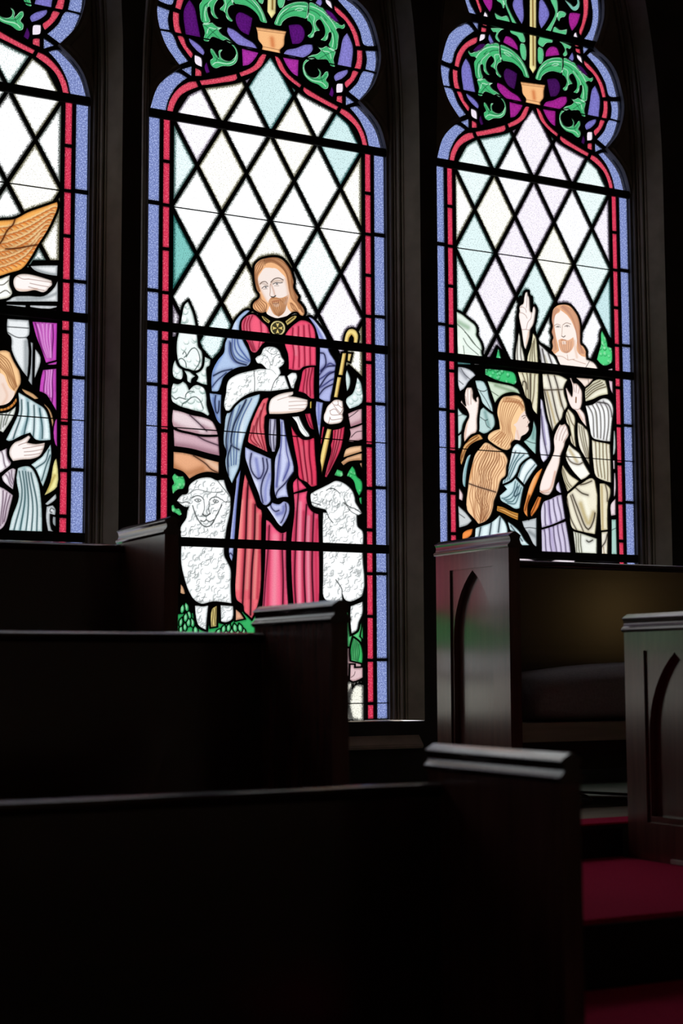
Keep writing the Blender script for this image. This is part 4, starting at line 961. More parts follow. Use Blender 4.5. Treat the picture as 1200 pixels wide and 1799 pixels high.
def rects(x0, x1, zs, gap, name, col, kind):
    r = []
    for a, b in zip(zs[:-1], zs[1:]):
        r.append(dict(name=name, col=lin(col), kind=kind, halo=.003, strokes=[], poly=np.array([[x0, a + gap], [x1, a + gap], [x1, b - gap], [x0, b - gap]])))
    return r

BARS = (3.06, 2.331, 1.427, .5374)
WIRES = (2.700, 1.943, 1.010, -.1325)
HW = .568; ZB = -.206
RED_Z = (-.206, -.134, .0526, .2427, .429, .5374, .6213, .8047, .9941, 1.1796, 1.3661, 1.427, 1.5743, 1.7604, 1.9476, 2.1358, 2.331)
BLUE_Z = (-.206, .0551, .4306, .5374, .8105, 1.1845, 1.427, 1.5783, 1.9533, 2.331)

def head_pieces(var, sx):
    out = []
    tints = [dict(M1='b428b0', M2='8e86dc', M3='5a1a78'), dict(M1='c038b4', M2='948ce0', M3='62187e'), dict(M1='b82aa0', M2='8a84da', M3='4a1660')][var]
    flip = {'M1': 'M2', 'M2': 'M3', 'M3': 'M1'}
    k = 0
    for ln in DATA_HEAD.strip().split('\n'):
        hd, body = ln.split(':', 1); kind, name, c = hd.split()
        if kind in 'LS':                                    # a painted vein on the pane before, mirrored with it
            for q_, s in zip(out[-2:], (1, -1)):
                B = ' '.join('%.1f,%.1f' % (x * s * sx / U, z / U) for x, z in pts(body)); q_['strokes'].append(([kind, name, c], B))
            continue
        P = smooth_poly(pts(body), 5, -.35 if kind == 'g' else .2)
        for s in (1, -1):
            cc = c
            if c[0] == 'M':
                k += 1
                if var == 1 and s == -1 and k % 3 == 0 or var == 1 and s == 1 and c == 'M1' and k % 4 == 1: cc = flip[c]
                cc = tints[cc]
            Q = P * np.array([s * sx, 1])
            st = []
            if kind == 'g': st = [(['G'], '')]
            out.append(dict(name=name, col=lin(cc), kind=kind, halo=.004, poly=Q, strokes=st))
    # above the frame the head goes on and closes in a pointed lobe
    ext = [('b', 'border_blue_glass', '8f9fe0', [(.345, 3.30), (.425, 3.29), (.405, 3.38), (.365, 3.45), (.30, 3.42), (.33, 3.37)]),
           ('b', 'border_blue_glass', '8f9fe0', [(.29, 3.47), (.37, 3.47), (.372, 3.56), (.34, 3.68), (.25, 3.80), (.20, 3.73), (.26, 3.64), (.29, 3.56)]),
           ('b', 'border_blue_glass', '8f9fe0', [(.19, 3.74), (.24, 3.81), (.12, 3.90), (.01, 3.96), (.01, 3.87), (.10, 3.81)]),
           ('r', 'border_red_glass', 'f0687c', [(.285, 3.30), (.325, 3.30), (.31, 3.38), (.27, 3.45), (.24, 3.43), (.27, 3.37)]),
           ('r', 'border_red_glass', 'f0687c', [(.235, 3.46), (.27, 3.48), (.265, 3.56), (.23, 3.64), (.16, 3.72), (.135, 3.69), (.20, 3.61), (.23, 3.55)]),
           ('r', 'border_red_glass', 'f0687c', [(.125, 3.70), (.15, 3.73), (.08, 3.79), (.01, 3.83), (.01, 3.79), (.07, 3.75)]),
           ('h', 'violet_glass', tints['M2'], [(.03, 3.30), (.12, 3.28), (.21, 3.33), (.20, 3.48), (.10, 3.44), (.04, 3.38)]),
           ('h', 'violet_glass', tints['M1'], [(.03, 3.46), (.12, 3.50), (.20, 3.54), (.12, 3.64), (.03, 3.70)])]
    for kind, name, c, P in ext:
        for s in (1, -1):
            out.append(dict(name=name, col=lin(c), kind=kind, halo=.004, poly=smooth_poly(np.array(P) * np.array([s * sx, 1])), strokes=[]))
    P = smooth_poly(pts(POT)); P[:, 0] *= sx
    x0, x1 = P[:, 0].min(), P[:, 0].max(); z0, z1 = P[:, 1].min(), P[:, 1].max(); zm = (z0 + z1) / 2
    out.insert(0, dict(name='pot_glass', col=lin('f6b078'), kind='f', halo=.005, poly=P, strokes=[
        (['L', '4', '7a3c18'], '%d,%d %d,%d' % (x0 / U, (z1 - .022) / U, x1 / U, (z1 - .012) / U)), (['L', '4', '7a3c18'], '%d,%d %d,%d' % ((x0 + .03) / U, (z0 + .022) / U, (x1 - .02) / U, (z0 + .022) / U)),
        (['S', '40', 'd86a30'], '%d,%d %d,%d' % (.008 / U, (zm + .01) / U, .012 / U, (zm - .02) / U))]))
    P = pts(SPEAR); P[:, 0] *= sx
    out.insert(1, dict(name='spear_glass', col=lin('f0dc98'), kind='f', halo=.006, poly=P, strokes=[(['L', '14', '8a6420'], '20,5800 25,6480')]))
    return out

def lattice(sx, var):
    w, h = .1145 * sx, .385
    g = .0075
    ca = h / 2 / math.hypot(w, h / 2)
    out = []
    tints = ['fbfcfb', 'f8f8f6', 'e4f4f4', 'f4eef6', 'fbf8ee', 'd4eeee', 'eef6f4', 'fafafa'] if var != 2 else ['f6f9f9', 'f7f7f2', 'e0f2f1', 'f0e9f3', 'f8f6ec', 'cfecee', 'e6f3f1', 'f3f2f8']
    rims = ['6f7a72', '8a8460', '4f8078', '7a6a80', '8c8660', '3f8a88', '5f8078', '70706c']
    r = random.Random(20 + var)
    for k in range(-5, 6):
        for m in range(-14, 4):
            cx = k * w; cz = 2.331 + (m + (.5 if (k % 2 == 0) else 0.)) * h
            if abs(cx) > .56 or cz < -.5 or cz > 2.8: continue
            dx, dz = w - g / ca, h / 2 - g / (w / math.hypot(w, h / 2))
            i = r.choice([0, 0, 1, 2, 3, 3, 4, 4, 5, 6, 7] if var != 2 else [0, 1, 2, 2, 3, 3, 4, 5, 6, 7])
            tint, rimc = tints[i], rims[i]
            if var == 1 and k == -4 and m == -2: tint, rimc = '86d0c8', '1c7068'
            out.append(dict(name='diamond_glass', col=lin(tint), rim=lin(rimc), kind='d', gain=.5 if var == 2 else GAIN, halo=0, clip=True, strokes=[],
                            poly=np.array([[cx - dx, cz], [cx, cz - dz], [cx + dx, cz], [cx, cz + dz]])))
    return out

def outline_poly(sx):
    R = pts(OUTLINE)
    R = np.vstack([[[HW, ZB], [HW, 2.3]], smooth_line(R[:5], 10), smooth_line(R[5:14], 18), smooth_line(R[14:], 8), [[.425, 3.33], [.40, 3.40], [.365, 3.46], [.378, 3.50], [.378, 3.58], [.345, 3.69], [.255, 3.81], [.125, 3.91], [0, 3.98]]])
    L = R[::-1][1:] * np.array([-1, 1])
    P = np.vstack([R, L]); return P * np.array([sx, 1])

def field_poly(sx):
    R = pts(FIELD)
    R = np.vstack([[[.450, ZB], [.450, 2.3]], smooth_line(R, 24)])
    L = R[::-1] * np.array([-1, 1])
    return np.vstack([R, L]) * np.array([sx, 1])

def classify(pieces, X, Y, field):
    lab = np.full(X.shape, -1, np.int32); done = np.zeros(X.shape, bool)
    fin = inside(field, X, Y)
    for k, p in enumerate(pieces):
        H = p['hpoly']; lo = H.min(0); hi = H.max(0)
        idx = np.nonzero((X >= lo[0]) & (X <= hi[0]) & (Y >= lo[1]) & (Y <= hi[1]) & ~done)
        if len(idx[0]) == 0: continue
        x, y = X[idx], Y[idx]
        i = inside(p['poly'], x, y)
        if p.get('clip'): i &= fin[idx]
        if p['kind'] == 'K':
            fin[idx] &= ~i; continue
        l = lab[idx]; l[i] = k; lab[idx] = l
        hh = i | (inside(H, x, y) if p['halo'] else False)
        if p.get('clip'): hh = i
        done[idx] = hh
    return lab

def paint(p, X, Y, edge):
    C = np.tile(p['col'], (len(X), 1))
    e01 = np.clip(edge, 0, 1)
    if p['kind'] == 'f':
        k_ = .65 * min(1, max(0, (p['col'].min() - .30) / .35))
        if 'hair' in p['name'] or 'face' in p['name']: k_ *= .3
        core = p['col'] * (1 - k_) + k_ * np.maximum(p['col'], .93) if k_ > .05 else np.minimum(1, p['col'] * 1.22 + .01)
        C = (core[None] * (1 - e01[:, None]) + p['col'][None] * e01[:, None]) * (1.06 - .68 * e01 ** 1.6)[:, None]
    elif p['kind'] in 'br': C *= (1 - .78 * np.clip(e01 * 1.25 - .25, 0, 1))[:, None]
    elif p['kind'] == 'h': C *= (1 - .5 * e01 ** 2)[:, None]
    base = p['col']
    hair = 'hair' in p['name'] or 'face' in p['name']
    def blend(i, a, c):
        C[i] = C[i] * (1 - a[:, None]) + c * a[:, None]
    def stroke(L, w, c, soft):
        r = w * (1.6 if soft else .5) + .003
        lo, hi = L.min(0) - r, L.max(0) + r
        i = np.nonzero((X > lo[0]) & (X < hi[0]) & (Y > lo[1]) & (Y < hi[1]))[0]
        if not len(i): return
        d = seg_dist(L, X[i], Y[i])
        a = (.72 if soft is True else soft) * np.exp(-(d / (w * .62)) ** 2) if soft else np.clip((w / 2 - d) / .0022 + .5, 0, 1) * .92
        blend(i, a, c)
    order = {'F': 0, 'S': 1, 'G': 1, 'B': 2, 'H': 3, 'Q': 4, 'W': 4, 'L': 5}
    plain = any(w in p['name'] for w in ('face', 'sheep', 'hand', 'fist', 'lamb', 'head', 'tree', 'bush', 'rock', 'brooch'))
    for h, body in sorted(p['strokes'], key=lambda q: order[q[0][0]]):
        t = h[0]
        if t in 'LS':
            Ls = smooth_line(pts(body), 16); wd = float(h[1]) * U
            if t == 'L' and wd > .0040 and not plain: stroke(Ls, wd * 2.8, base * np.array([.34, .30, .38]), .6)
            stroke(Ls, wd * (1.15 if t == 'L' else 1), lin(h[2]), t == 'S')
        elif t == 'F':
            i = np.nonzero(inside(smooth_poly(pts(body)), X, Y))[0]; blend(i, np.full(len(i), .96), lin(h[1]))
        elif t == 'H':
            n = int(h[1]); a, b = [smooth_line(pts(s), 20) for s in body.split('|')]
            for k in range(n):
                s = (k + .5) / n if n > 2 else k / max(1, n - 1)
                wob = (.0042 if 'hair' in p['name'] else .0015) * np.sin(np.linspace(0, 17 if 'hair' in p['name'] else 6, 20) + k * 1.1)
                L = a * (1 - s) + b * s; L = L + wob[:, None]; wd = float(h[2]) * U * (1.45 if hair else 1.25)
                if wd > .0035 and not hair: stroke(L, wd * 2.6, base * np.array([.36, .30, .36]), .45)
                if not hair and not plain and n > 1 and k < n - 1:
                    s2 = (k + 1.0) / n if n > 2 else .5
                    stroke(a * (1 - s2) + b * s2, wd * 2.0, np.minimum(1, base * 1.15 + .13), .55)
                if hair: stroke(L, wd * 2.0, lin(h[3]) * .4 + base * .6, .4)
                stroke(L, wd, lin(h[3]) * (.85 if hair else 1), False)
        elif t == 'Q':                                       # feathers: short curved strokes hanging from each row
            n, m = int(h[1]), int(h[2]); a, b = [smooth_line(pts(s_), 60) for s_ in body.split('|')]
            for k in range(n):
                s_ = (k + .5) / n; row = a * (1 - s_) + b * s_
                for j in np.linspace(2, 55, m).astype(int):
                    tv = row[min(j + 2, 59)] - row[j - 1]; tv /= np.linalg.norm(tv) + 1e-9; nv = np.array([tv[1], -tv[0]])
                    o = row[j]; L = smooth_line(np.array([o, o + tv * .022 + nv * .003, o + tv * .036 + nv * .016]), 6)
                    stroke(L - nv * .004, .008, lin('ffdca0'), .7); stroke(L + nv * .003, .006, lin('ee7c24'), .7); stroke(L, .0026, lin(h[3]), False)
        elif t == 'W':
            n, sz, c = int(h[1]), float(h[2]) * U * .5, lin(h[3])
            for k in rng.integers(0, len(X), n):
                o = np.array([X[k], Y[k]]); an = rng.uniform(-.5, .9) + math.pi; s = rng.choice([-1, 1])
                dv = np.array([math.cos(an), math.sin(an) - .9]); dv /= np.linalg.norm(dv); nv = np.array([-dv[1], dv[0]]) * s
                L = smooth_line(np.array([o, o + dv * sz + nv * sz * .5, o + dv * sz * 2 + nv * sz * .1, o + dv * sz * 2.6 - nv * sz * .5]), 8)
                stroke(L, rng.uniform(.0014, .0024), c * .7, False)
                if k % 3 == 0: stroke(L + nv * .003, .005, base * .72, True)
        elif t == 'B':
            n, sz = int(h[1]), float(h[2]) * U * .5; dk, lt = lin(h[3]), lin(h[4])
            for k in rng.integers(0, len(X), n):
                rr = sz * rng.uniform(.7, 1.3); d = np.hypot(X - X[k], Y - Y[k]); i = np.nonzero(d < rr)[0]
                q = d[i] / rr
                blend(i, np.clip((q - .60) / .40, 0, 1) * .9 * np.clip(.25 - (Y[i] - Y[k] - .3 * (X[i] - X[k])) / rr, 0, 1), dk)
                d2 = np.hypot(X - X[k] + rr * .15, Y - Y[k] - rr * .2); i = np.nonzero(d2 < rr * .7)[0]
                blend(i, .75 * (1 - d2[i] / (rr * .7)), lt)
        elif t == 'G':
            e = np.clip(edge, 0, 1); i = np.arange(len(X))
            blend(i, np.clip((e - .62) / .25, 0, 1) * .8, lin('ccfcdc'))
            blend(i, np.clip(1 - np.abs(e - .42) / .18, 0, 1) * .55, lin('14703c'))
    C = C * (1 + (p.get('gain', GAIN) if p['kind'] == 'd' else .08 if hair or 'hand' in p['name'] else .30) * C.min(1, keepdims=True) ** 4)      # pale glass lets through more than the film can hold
    return np.clip(C / SKY, 0.0008, 1)

CELL = .0020
FINE = .00125
STAT = [0]
GAIN = .58
def build_window(n, cx, text, var, sx):
    root = empty('window_%d' % n, (cx, D, EYE)); tag(root, kind='structure')
    coarse_only = not text
    field, outl = field_poly(sx), outline_poly(sx)
    pieces = parse_fig(text) if text else []
    if text: pieces += ground_panes(var)
    pieces += head_pieces(var, sx)
    for s in (1, -1):
        a, b = sorted((s * .467 * sx, s * .497 * sx)); pieces += rects(a, b, RED_Z, .0065, 'border_red_glass', 'f43c60', 'r')
        a, b = sorted((s * .513 * sx, s * .566 * sx)); pieces += rects(a, b, BLUE_Z, .0065, 'border_blue_glass', '8fa0e2', 'b')
    pieces += lattice(sx, var)
    for p in pieces:
        if p['name'] == 'pale_ground_glass': p['kind'] = 'd'; p['rim'] = lin('70706c')
        if area(p['poly']) < 0: p['poly'] = p['poly'][::-1]
        p['hpoly'] = offset(p['poly'], p['halo']) if p['halo'] else p['poly']
    bbs = [(p['hpoly'].min(0), p['hpoly'].max(0)) for p in pieces]
    ks = [k for k, p in enumerate(pieces) if p['kind'] == 'K']
    def emit(k, p):
        """one pane: the cells of a grid that belong to it, painted corner by corner"""
        kd = p['kind']
        c = CELL
        if kd == 'f': c = FINE if any(w in p['name'] for w in ('face', 'hand', 'head', 'fist', 'brooch', 'collar', 'lamb', 'hair')) else CELL
        elif kd != 'g': c = CELL * 2.4
        lo, hi = bbs[k]
        x0, z0 = lo - 4 * c; nx = int((hi[0] - x0) / c) + 5; nz = int((hi[1] - z0) / c) + 5
        near = [j for j in range(k + 1) if j == k or pieces[j]['kind'] == 'K' or ((bbs[j][0] <= hi + .01).all() and (bbs[j][1] >= lo - .01).all())]
        XX, ZZ = np.meshgrid(x0 + (np.arange(nx) + .5) * c, z0 + (np.arange(nz) + .5) * c)
        L = classify([pieces[j] for j in near], XX, ZZ, field)
        m = L == len(near) - 1
        if m.sum() < 3: return
        rim = {'f': .0125, 'g': .0125, 'b': .0125, 'r': .0125}.get(kd, .0215)
        dist = np.zeros(L.shape, np.float32); cur = m.copy()
        for _ in range(int(rim / c) + 1):
            dist += cur
            e = cur.copy(); e[1:] &= cur[:-1]; e[:-1] &= cur[1:]; e[:, 1:] &= cur[:, :-1]; e[:, :-1] &= cur[:, 1:]
            cur = e
        g = m.copy()
        for _ in range(1 if c > .0015 else 2):
            t = g.copy(); t[1:] |= g[:-1]; t[:-1] |= g[1:]; t2 = t.copy(); t2[:, 1:] |= t[:, :-1]; t2[:, :-1] |= t[:, 1:]
            g = t2
        g &= (m | (L == -1))
        jj, ii = np.nonzero(g)
        W = nx + 1
        q = np.stack([jj * W + ii, jj * W + ii + 1, (jj + 1) * W + ii + 1, (jj + 1) * W + ii], 1)
        uq, inv = np.unique(q, return_inverse=True); inv = inv.reshape(q.shape)
        vj, vi = uq // W, uq % W
        vx = x0 + vi * c; vz = z0 + vj * c
        fi = np.clip(vi, 1, nx - 1); fj = np.clip(vj, 1, nz - 1)
        dd = (dist[fj, fi] + dist[fj - 1, fi] + dist[fj, fi - 1] + dist[fj - 1, fi - 1]) / 4
        edge = 1 - dd * c / rim
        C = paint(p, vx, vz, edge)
        me = bpy.data.meshes.new(p['name']); nv, nf = len(uq), len(q)
        STAT[0] += nf * 2
        me.vertices.add(nv); co = np.empty((nv, 3), np.float32); co[:, 0] = vx; co[:, 1] = 0; co[:, 2] = vz
        me.vertices.foreach_set('co', co.ravel())
        me.loops.add(nf * 4); me.loops.foreach_set('vertex_index', inv.ravel().astype(np.int32))
        me.polygons.add(nf); me.polygons.foreach_set('loop_start', np.arange(nf, dtype=np.int32) * 4); me.polygons.foreach_set('loop_total', np.full(nf, 4, np.int32))
        ca = me.color_attributes.new('paint', 'FLOAT_COLOR', 'POINT')
        ca.data.foreach_set('color', np.c_[C, np.ones(nv)].astype(np.float32).ravel())
        if kd == 'd':
            ra = me.attributes.new('rim', 'FLOAT', 'POINT'); ra.data.foreach_set('value', np.clip(edge, -1, 1.2).astype(np.float32))
            cb = me.color_attributes.new('rimtint', 'FLOAT_COLOR', 'POINT'); cb.data.foreach_set('color', np.tile(np.r_[p['rim'] * .42 / SKY, 1], (nv, 1)).astype(np.float32).ravel())
        me.update(); me.validate()
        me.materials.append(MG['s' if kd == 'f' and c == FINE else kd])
        link(bpy.data.objects.new(p['name'], me), root)
    for k, p in enumerate(pieces):
        if p['kind'] != 'K': emit(k, p)
    # the lead: everything of the light that is not glass, cut along the true outlines
    P2, E2 = [], []
    def addp(P):
        o = len(P2); P2.extend(Vector((float(a), float(b))) for a, b in P); E2.extend((o + i, o + (i + 1) % len(P)) for i in range(len(P)))
    addp(outl); addp(field)
    for p in pieces:
        addp(p['poly'])
        if p['halo'] and p['kind'] == 'f': addp(p['hpoly'])
    vs, es, fs, _, _, _ = delaunay_2d_cdt(P2, E2, [], 0, 1e-6)
    V = np.array([(v.x, v.y) for v in vs]); F = np.array([f for f in fs if len(f) == 3])
    cen = V[F].mean(1)
    l = classify(pieces, cen[:, 0], cen[:, 1], field)
    keep = (l < 0) & inside(outl, cen[:, 0], cen[:, 1])
    F = F[keep]
    verts = [(a, -.006, b) for a, b in V] + [(a, .002, b) for a, b in V]; faces = [tuple(int(i) for i in f) for f in F]
    cnt = {}
    for f in faces:
        for a, b in ((f[0], f[1]), (f[1], f[2]), (f[2], f[0])):
            key = (min(a, b), max(a, b)); cnt[key] = cnt.get(key, 0) + 1
    nV = len(V)
    faces += [(a, b, b + nV, a + nV) for (a, b), c in cnt.items() if c == 1]
    o = mesh_obj('lead_came', verts, faces, M_LEAD, root)
    # iron bars and thin wires
    hw = HW * sx + .004
    for z in BARS:
        h = .40 if z > 3 else hw
        MB().box(-h, h, -.022, -.0065, z - .019, z + .019).obj('saddle_bar', M_IRON, root, .003)
    for z in WIRES:
        h = .535 if z > 2.5 else hw
        MB().box(-h, h, -.0105, -.0065, z - .0022, z + .0022).obj('glazing_wire', M_IRON, root)
    return root
# ------------------------------------------------------------------ stone wall with lancets
ZF, ZC = -1.30, 5.4                                  # lowest floor and ceiling, relative to the eye
UL, UR, NB = -5.0, 9.6, -4.6                         # side walls and the wall behind the eye
PITCH_W = 1.3863
CENTRES = (1.4476, 2.8339, 4.2202, .0613)    # the last one stands outside the frame
SCALES = (.99, 1.0, .98, 1.0)
ZS, RA, DEPTH, OP = 2.40, 4.6, .169, .087             # arch spring, arch radius (inner), depth of the jamb, splay

def arch_path(a, o, n=16):
    """lancet outline, half width a + o, from right foot up over the apex to left foot; same centres for every offset"""
    R = RA + o; cx = -(RA - a)
    th = math.acos((RA - a) / R)
    P = [(a + o, ZB), (a + o, ZS * .5)] + [(cx + R * math.cos(t), ZS + R * math.sin(t)) for t in np.linspace(0, th, n)]
    return P + [(-x, z) for x, z in P[::-1][1:]]

def arc(cx, cy, r, a0, a1, n=5): return [(cx + r * math.cos(math.radians(t)), cy + r * math.sin(math.radians(t))) for t in np.linspace(a0, a1, n)]
PROFILE = [(0, -.004), (0, .022), (.010, .024)] + arc(.018, .036, .008, 200, 20, 6) + [(.025, .046), (.025, .054), (.032, .056)] + arc(.040, .068, .008, 210, 30, 6) + [(.046, .078), (.046, .086), (.052, .090), (OP, DEPTH)]

def stone_window(root, sx):
    a = HW * sx
    paths = [arch_path(a, o) for o, _ in PROFILE]
    vs = [(x, -y, z) for (o, y), P in zip(PROFILE, paths) for x, z in P]
    n = len(paths[0]); fs = []
    for i in range(len(PROFILE) - 1):
        for j in range(n - 1):
            fs.append((i * n + j, i * n + j + 1, (i + 1) * n + j + 1, (i + 1) * n + j))
    mesh_obj('jamb_moulding', vs, fs, M_STONE, root)
    # pierced tracery plate between the cusped head of the light and the lancet
    O = outline_poly(sx); A = np.array(arch_path(a, .001))
    for d, thick in ((0.002, .030),):
        H = O[(O[:, 1] > 2.25)]
        H2 = offset(O, -d) if False else O
        P2 = [Vector(p) for p in A] ; E2 = [(i, i + 1) for i in range(len(A) - 1)]
        k = len(P2); P2 += [Vector(p) for p in O]; E2 += [(k + i, k + (i + 1) % len(O)) for i in range(len(O))]
        E2.append((len(A) - 1, 0))
        v, e, f, _, _, _ = delaunay_2d_cdt(P2, E2, [], 0, 1e-5)
        V = np.array([(q.x, q.y) for q in v]); F = np.array([t for t in f if len(t) == 3]); c = V[F].mean(1)
        keep = inside(A, c[:, 0], c[:, 1]) & ~inside(O, c[:, 0], c[:, 1]) & (c[:, 1] > 2.0)
        F = F[keep]
        vs = [(x, -thick, z) for x, z in V] + [(x, .02, z) for x, z in V]; nv = len(V)
        fs = [tuple(int(i) for i in t) for t in F] + [tuple(int(i) + nv for i in t) for t in F]
        cnt = {}
        for t in F:
            for x, y in ((t[0], t[1]), (t[1], t[2]), (t[2], t[0])):
                key = (min(x, y), max(x, y)); cnt[key] = cnt.get(key, 0) + 1
        fs += [(int(x), int(y), int(y) + nv, int(x) + nv) for (x, y), q in cnt.items() if q == 1]
        mesh_obj('tracery_plate', vs, fs, M_STONE, root)
        # raised fillet that follows the cusps
        top = O[O[:, 1] > 2.28]
        m = MB(); rr = offset(O, .034); r1_ = offset(O, .012)
        idx = [i for i in range(len(O)) if O[i, 1] > 2.28]
        rings = []
        for i in idx:
            (x0_, z0_), (x1_, z1_) = r1_[i], rr[i]
            rings.append([(x0_, -thick, z0_), (x0_ * .7 + x1_ * .3, -thick - .008, z0_ * .7 + z1_ * .3), (x1_, -thick, z1_)])
        m.loft(rings, closed=False, caps=False); mesh_obj('cusp_fillet', m.v, m.f, M_STONE, root, True)
    # sill
    w = .629
    m = MB()
    prof = [(.0, ZB), (-.10, ZB - .010), (-.135, ZB - .022), (-.205, ZB - .100), (-.205, ZB - .115), (.0, ZB - .115)]
    m.loft([[(x, y, z) for y, z in prof] for x in (-w, w)]); m.obj('window_sill', M_SILL, root, .004)

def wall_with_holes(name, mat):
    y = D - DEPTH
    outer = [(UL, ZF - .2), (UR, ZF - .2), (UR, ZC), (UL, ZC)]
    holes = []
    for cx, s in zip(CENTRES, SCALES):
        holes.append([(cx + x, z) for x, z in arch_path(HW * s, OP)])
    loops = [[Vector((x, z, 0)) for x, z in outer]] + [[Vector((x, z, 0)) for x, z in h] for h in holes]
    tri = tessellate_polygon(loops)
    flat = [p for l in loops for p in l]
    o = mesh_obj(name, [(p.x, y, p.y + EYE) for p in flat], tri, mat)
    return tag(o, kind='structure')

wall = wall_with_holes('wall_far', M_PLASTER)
for i, (cx, s) in enumerate(zip(CENTRES, SCALES)):
    root = build_window(i + 1, cx, (DATA_1, DATA_2, DATA_3, '')[i], i % 3, s)
    stone_window(root, s)

T = .25
def slab(name, b, mat):
    return tag(MB().box(*b).obj(name, mat), kind='structure')
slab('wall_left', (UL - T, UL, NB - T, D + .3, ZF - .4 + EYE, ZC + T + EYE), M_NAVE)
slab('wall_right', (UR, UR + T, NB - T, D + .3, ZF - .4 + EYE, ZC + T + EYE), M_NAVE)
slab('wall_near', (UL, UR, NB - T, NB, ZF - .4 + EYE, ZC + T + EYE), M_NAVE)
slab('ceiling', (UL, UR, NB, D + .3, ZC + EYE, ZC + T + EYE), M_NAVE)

# ------------------------------------------------------------------ stepped floor
UA, UB = 1.965, 3.25                                  # aisle between the left and right pews
floor = slab('floor', (UL, UR, NB, D - .02, ZF - .25 + EYE, ZF + EYE), M_FLOOR)
Z3, Z2, Z1B, Z1 = -.497, -.60, -.765, -.95
def tier(name, b, mat, par=floor):
    x0, x1, y0, y1, z1 = b
    return MB().box(x0, x1, y0, y1, ZF + EYE - .01, z1 + EYE).obj(name, mat, par, .006)
tier('tier', (UL, UR, 4.19, D - .05, Z3), M_FLOOR)
tier('tier', (UL, UA, 3.3, 4.189, Z2), M_FLOOR)
tier('tier', (UL, UA, 2.2, 3.299, Z1), M_FLOOR)
tier('step', (UA + .001, UB, 3.16, 4.189, Z2), M_CARPET)
tier('tier', (UB + .001, UR, 3.16, 4.189, Z2), M_FLOOR)
tier('step', (UA + .001, UR, 2.5, 3.159, Z1B), M_CARPET)
tier('step', (UA + .001, UR, 1.8, 2.499, Z1), M_CARPET)
for y_, za, zb_, xb in ((4.19, Z2, Z3, UB - .001), (3.16, Z1B, Z2, UB + 4), (2.5, Z1, Z1B, UB + 4)):
    MB().box(UA + .002, xb, y_ - .012, y_ - .0005, za + EYE + .001, zb_ + EYE - .012).obj('riser_shade_board', M_RISER, floor)  # added boards that put the shade of the risers into their colour
MB().box(UA + .02, UB + .6, 4.192, 4.345, Z3 + EYE, Z3 + EYE + .006).obj('carpet_strip', M_CARPET, floor)
MB().box(UA + .02, 6.0, 4.345, 4.68, Z3 + EYE, Z3 + EYE + .005).obj('floor_strip', M_BOARD, floor)

# ------------------------------------------------------------------ pews
COPING = [(-.0055, 0), (-.0165, -.0062), (-.0275, -.0135), (-.0282, -.0158), (-.0250, -.0172), (-.0238, -.0190), (-.0215, -.0240), (-.0202, -.0300), (-.0205, -.0350), (-.0225, -.0400),
          (-.0262, -.0440), (-.0300, -.0462), (-.0318, -.0490), (-.0322, -.0520), (-.0312, -.0550), (-.0285, -.0580), (-.0250, -.0600)]
def end_panel(par, u0, n0, n1, ztop, zfloor, panel, label=None):
    """upright end of a pew: u0 left face, n0 near edge, n1 far edge"""
    th = .05; c = u0 + th / 2; zb = ztop - .058
    m = MB()
    if not panel:
        m.box(u0, u0 + th, n0, n1, zfloor, zb)
    else:
        L = n1 - n0; H = zb - zfloor
        def n(f): return n0 + f * L
        R = [(n(.215), zfloor + .12), (n(.80), zfloor + .12), (n(.80), zb - .063), (n(.215), zb - .063)]
        na, nb = n(.235), n(.775); cx_ = (na + nb) / 2; zspr = zb - .33; w_ = (nb - na) / 2; za = zb - .070
        hgt = za - zspr; rad = (w_ * w_ + hgt * hgt) / (2 * w_); 
        A = [(na, zfloor + .14), (nb, zfloor + .14)]
        t1 = math.asin(min(1, hgt / rad))
        A += [(nb - rad + rad * math.cos(t), zspr + rad * math.sin(t)) for t in np.linspace(0, t1, 9)]
        A += [(na + rad - rad * math.cos(t), zspr + rad * math.sin(t)) for t in np.linspace(t1, 0, 9)[1:]]
        out = [(n0, zfloor), (n1, zfloor), (n1, zb), (n0, zb)]
        def skin(u, loops):
            l3 = [[Vector((a, b, 0)) for a, b in lp] for lp in loops]; tri = tessellate_polygon(l3); fl = [p for l in l3 for p in l]
            m.add([(u, p.x, p.y) for p in fl], tri)
        def rim(lp, ua, ub):
            k = len(lp); m.add([(ua, a, b) for a, b in lp] + [(ub, a, b) for a, b in lp], [(i, (i + 1) % k, (i + 1) % k + k, i + k) for i in range(k)])
        skin(u0, [out, R]); rim(R, u0, u0 + .008); skin(u0 + .008, [R, A]); rim(A, u0 + .008, u0 + .032); skin(u0 + .032, [A])
        rim(out, u0, u0 + th); m.add([(u0 + th, a, b) for a, b in out], [(0, 1, 2, 3)])
    p = m.obj('end_panel', M_WOOD, par)
    if label: p['label'] = label
    ring = [(c + x, z) for x, z in COPING] + [(c - x, z) for x, z in COPING[::-1]]
    k = MB(); e = .006
    k.loft([[(x, y, ztop + z) for x, z in ring] for y in (n0 - e, n1 + e)])
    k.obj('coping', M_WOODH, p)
    return p

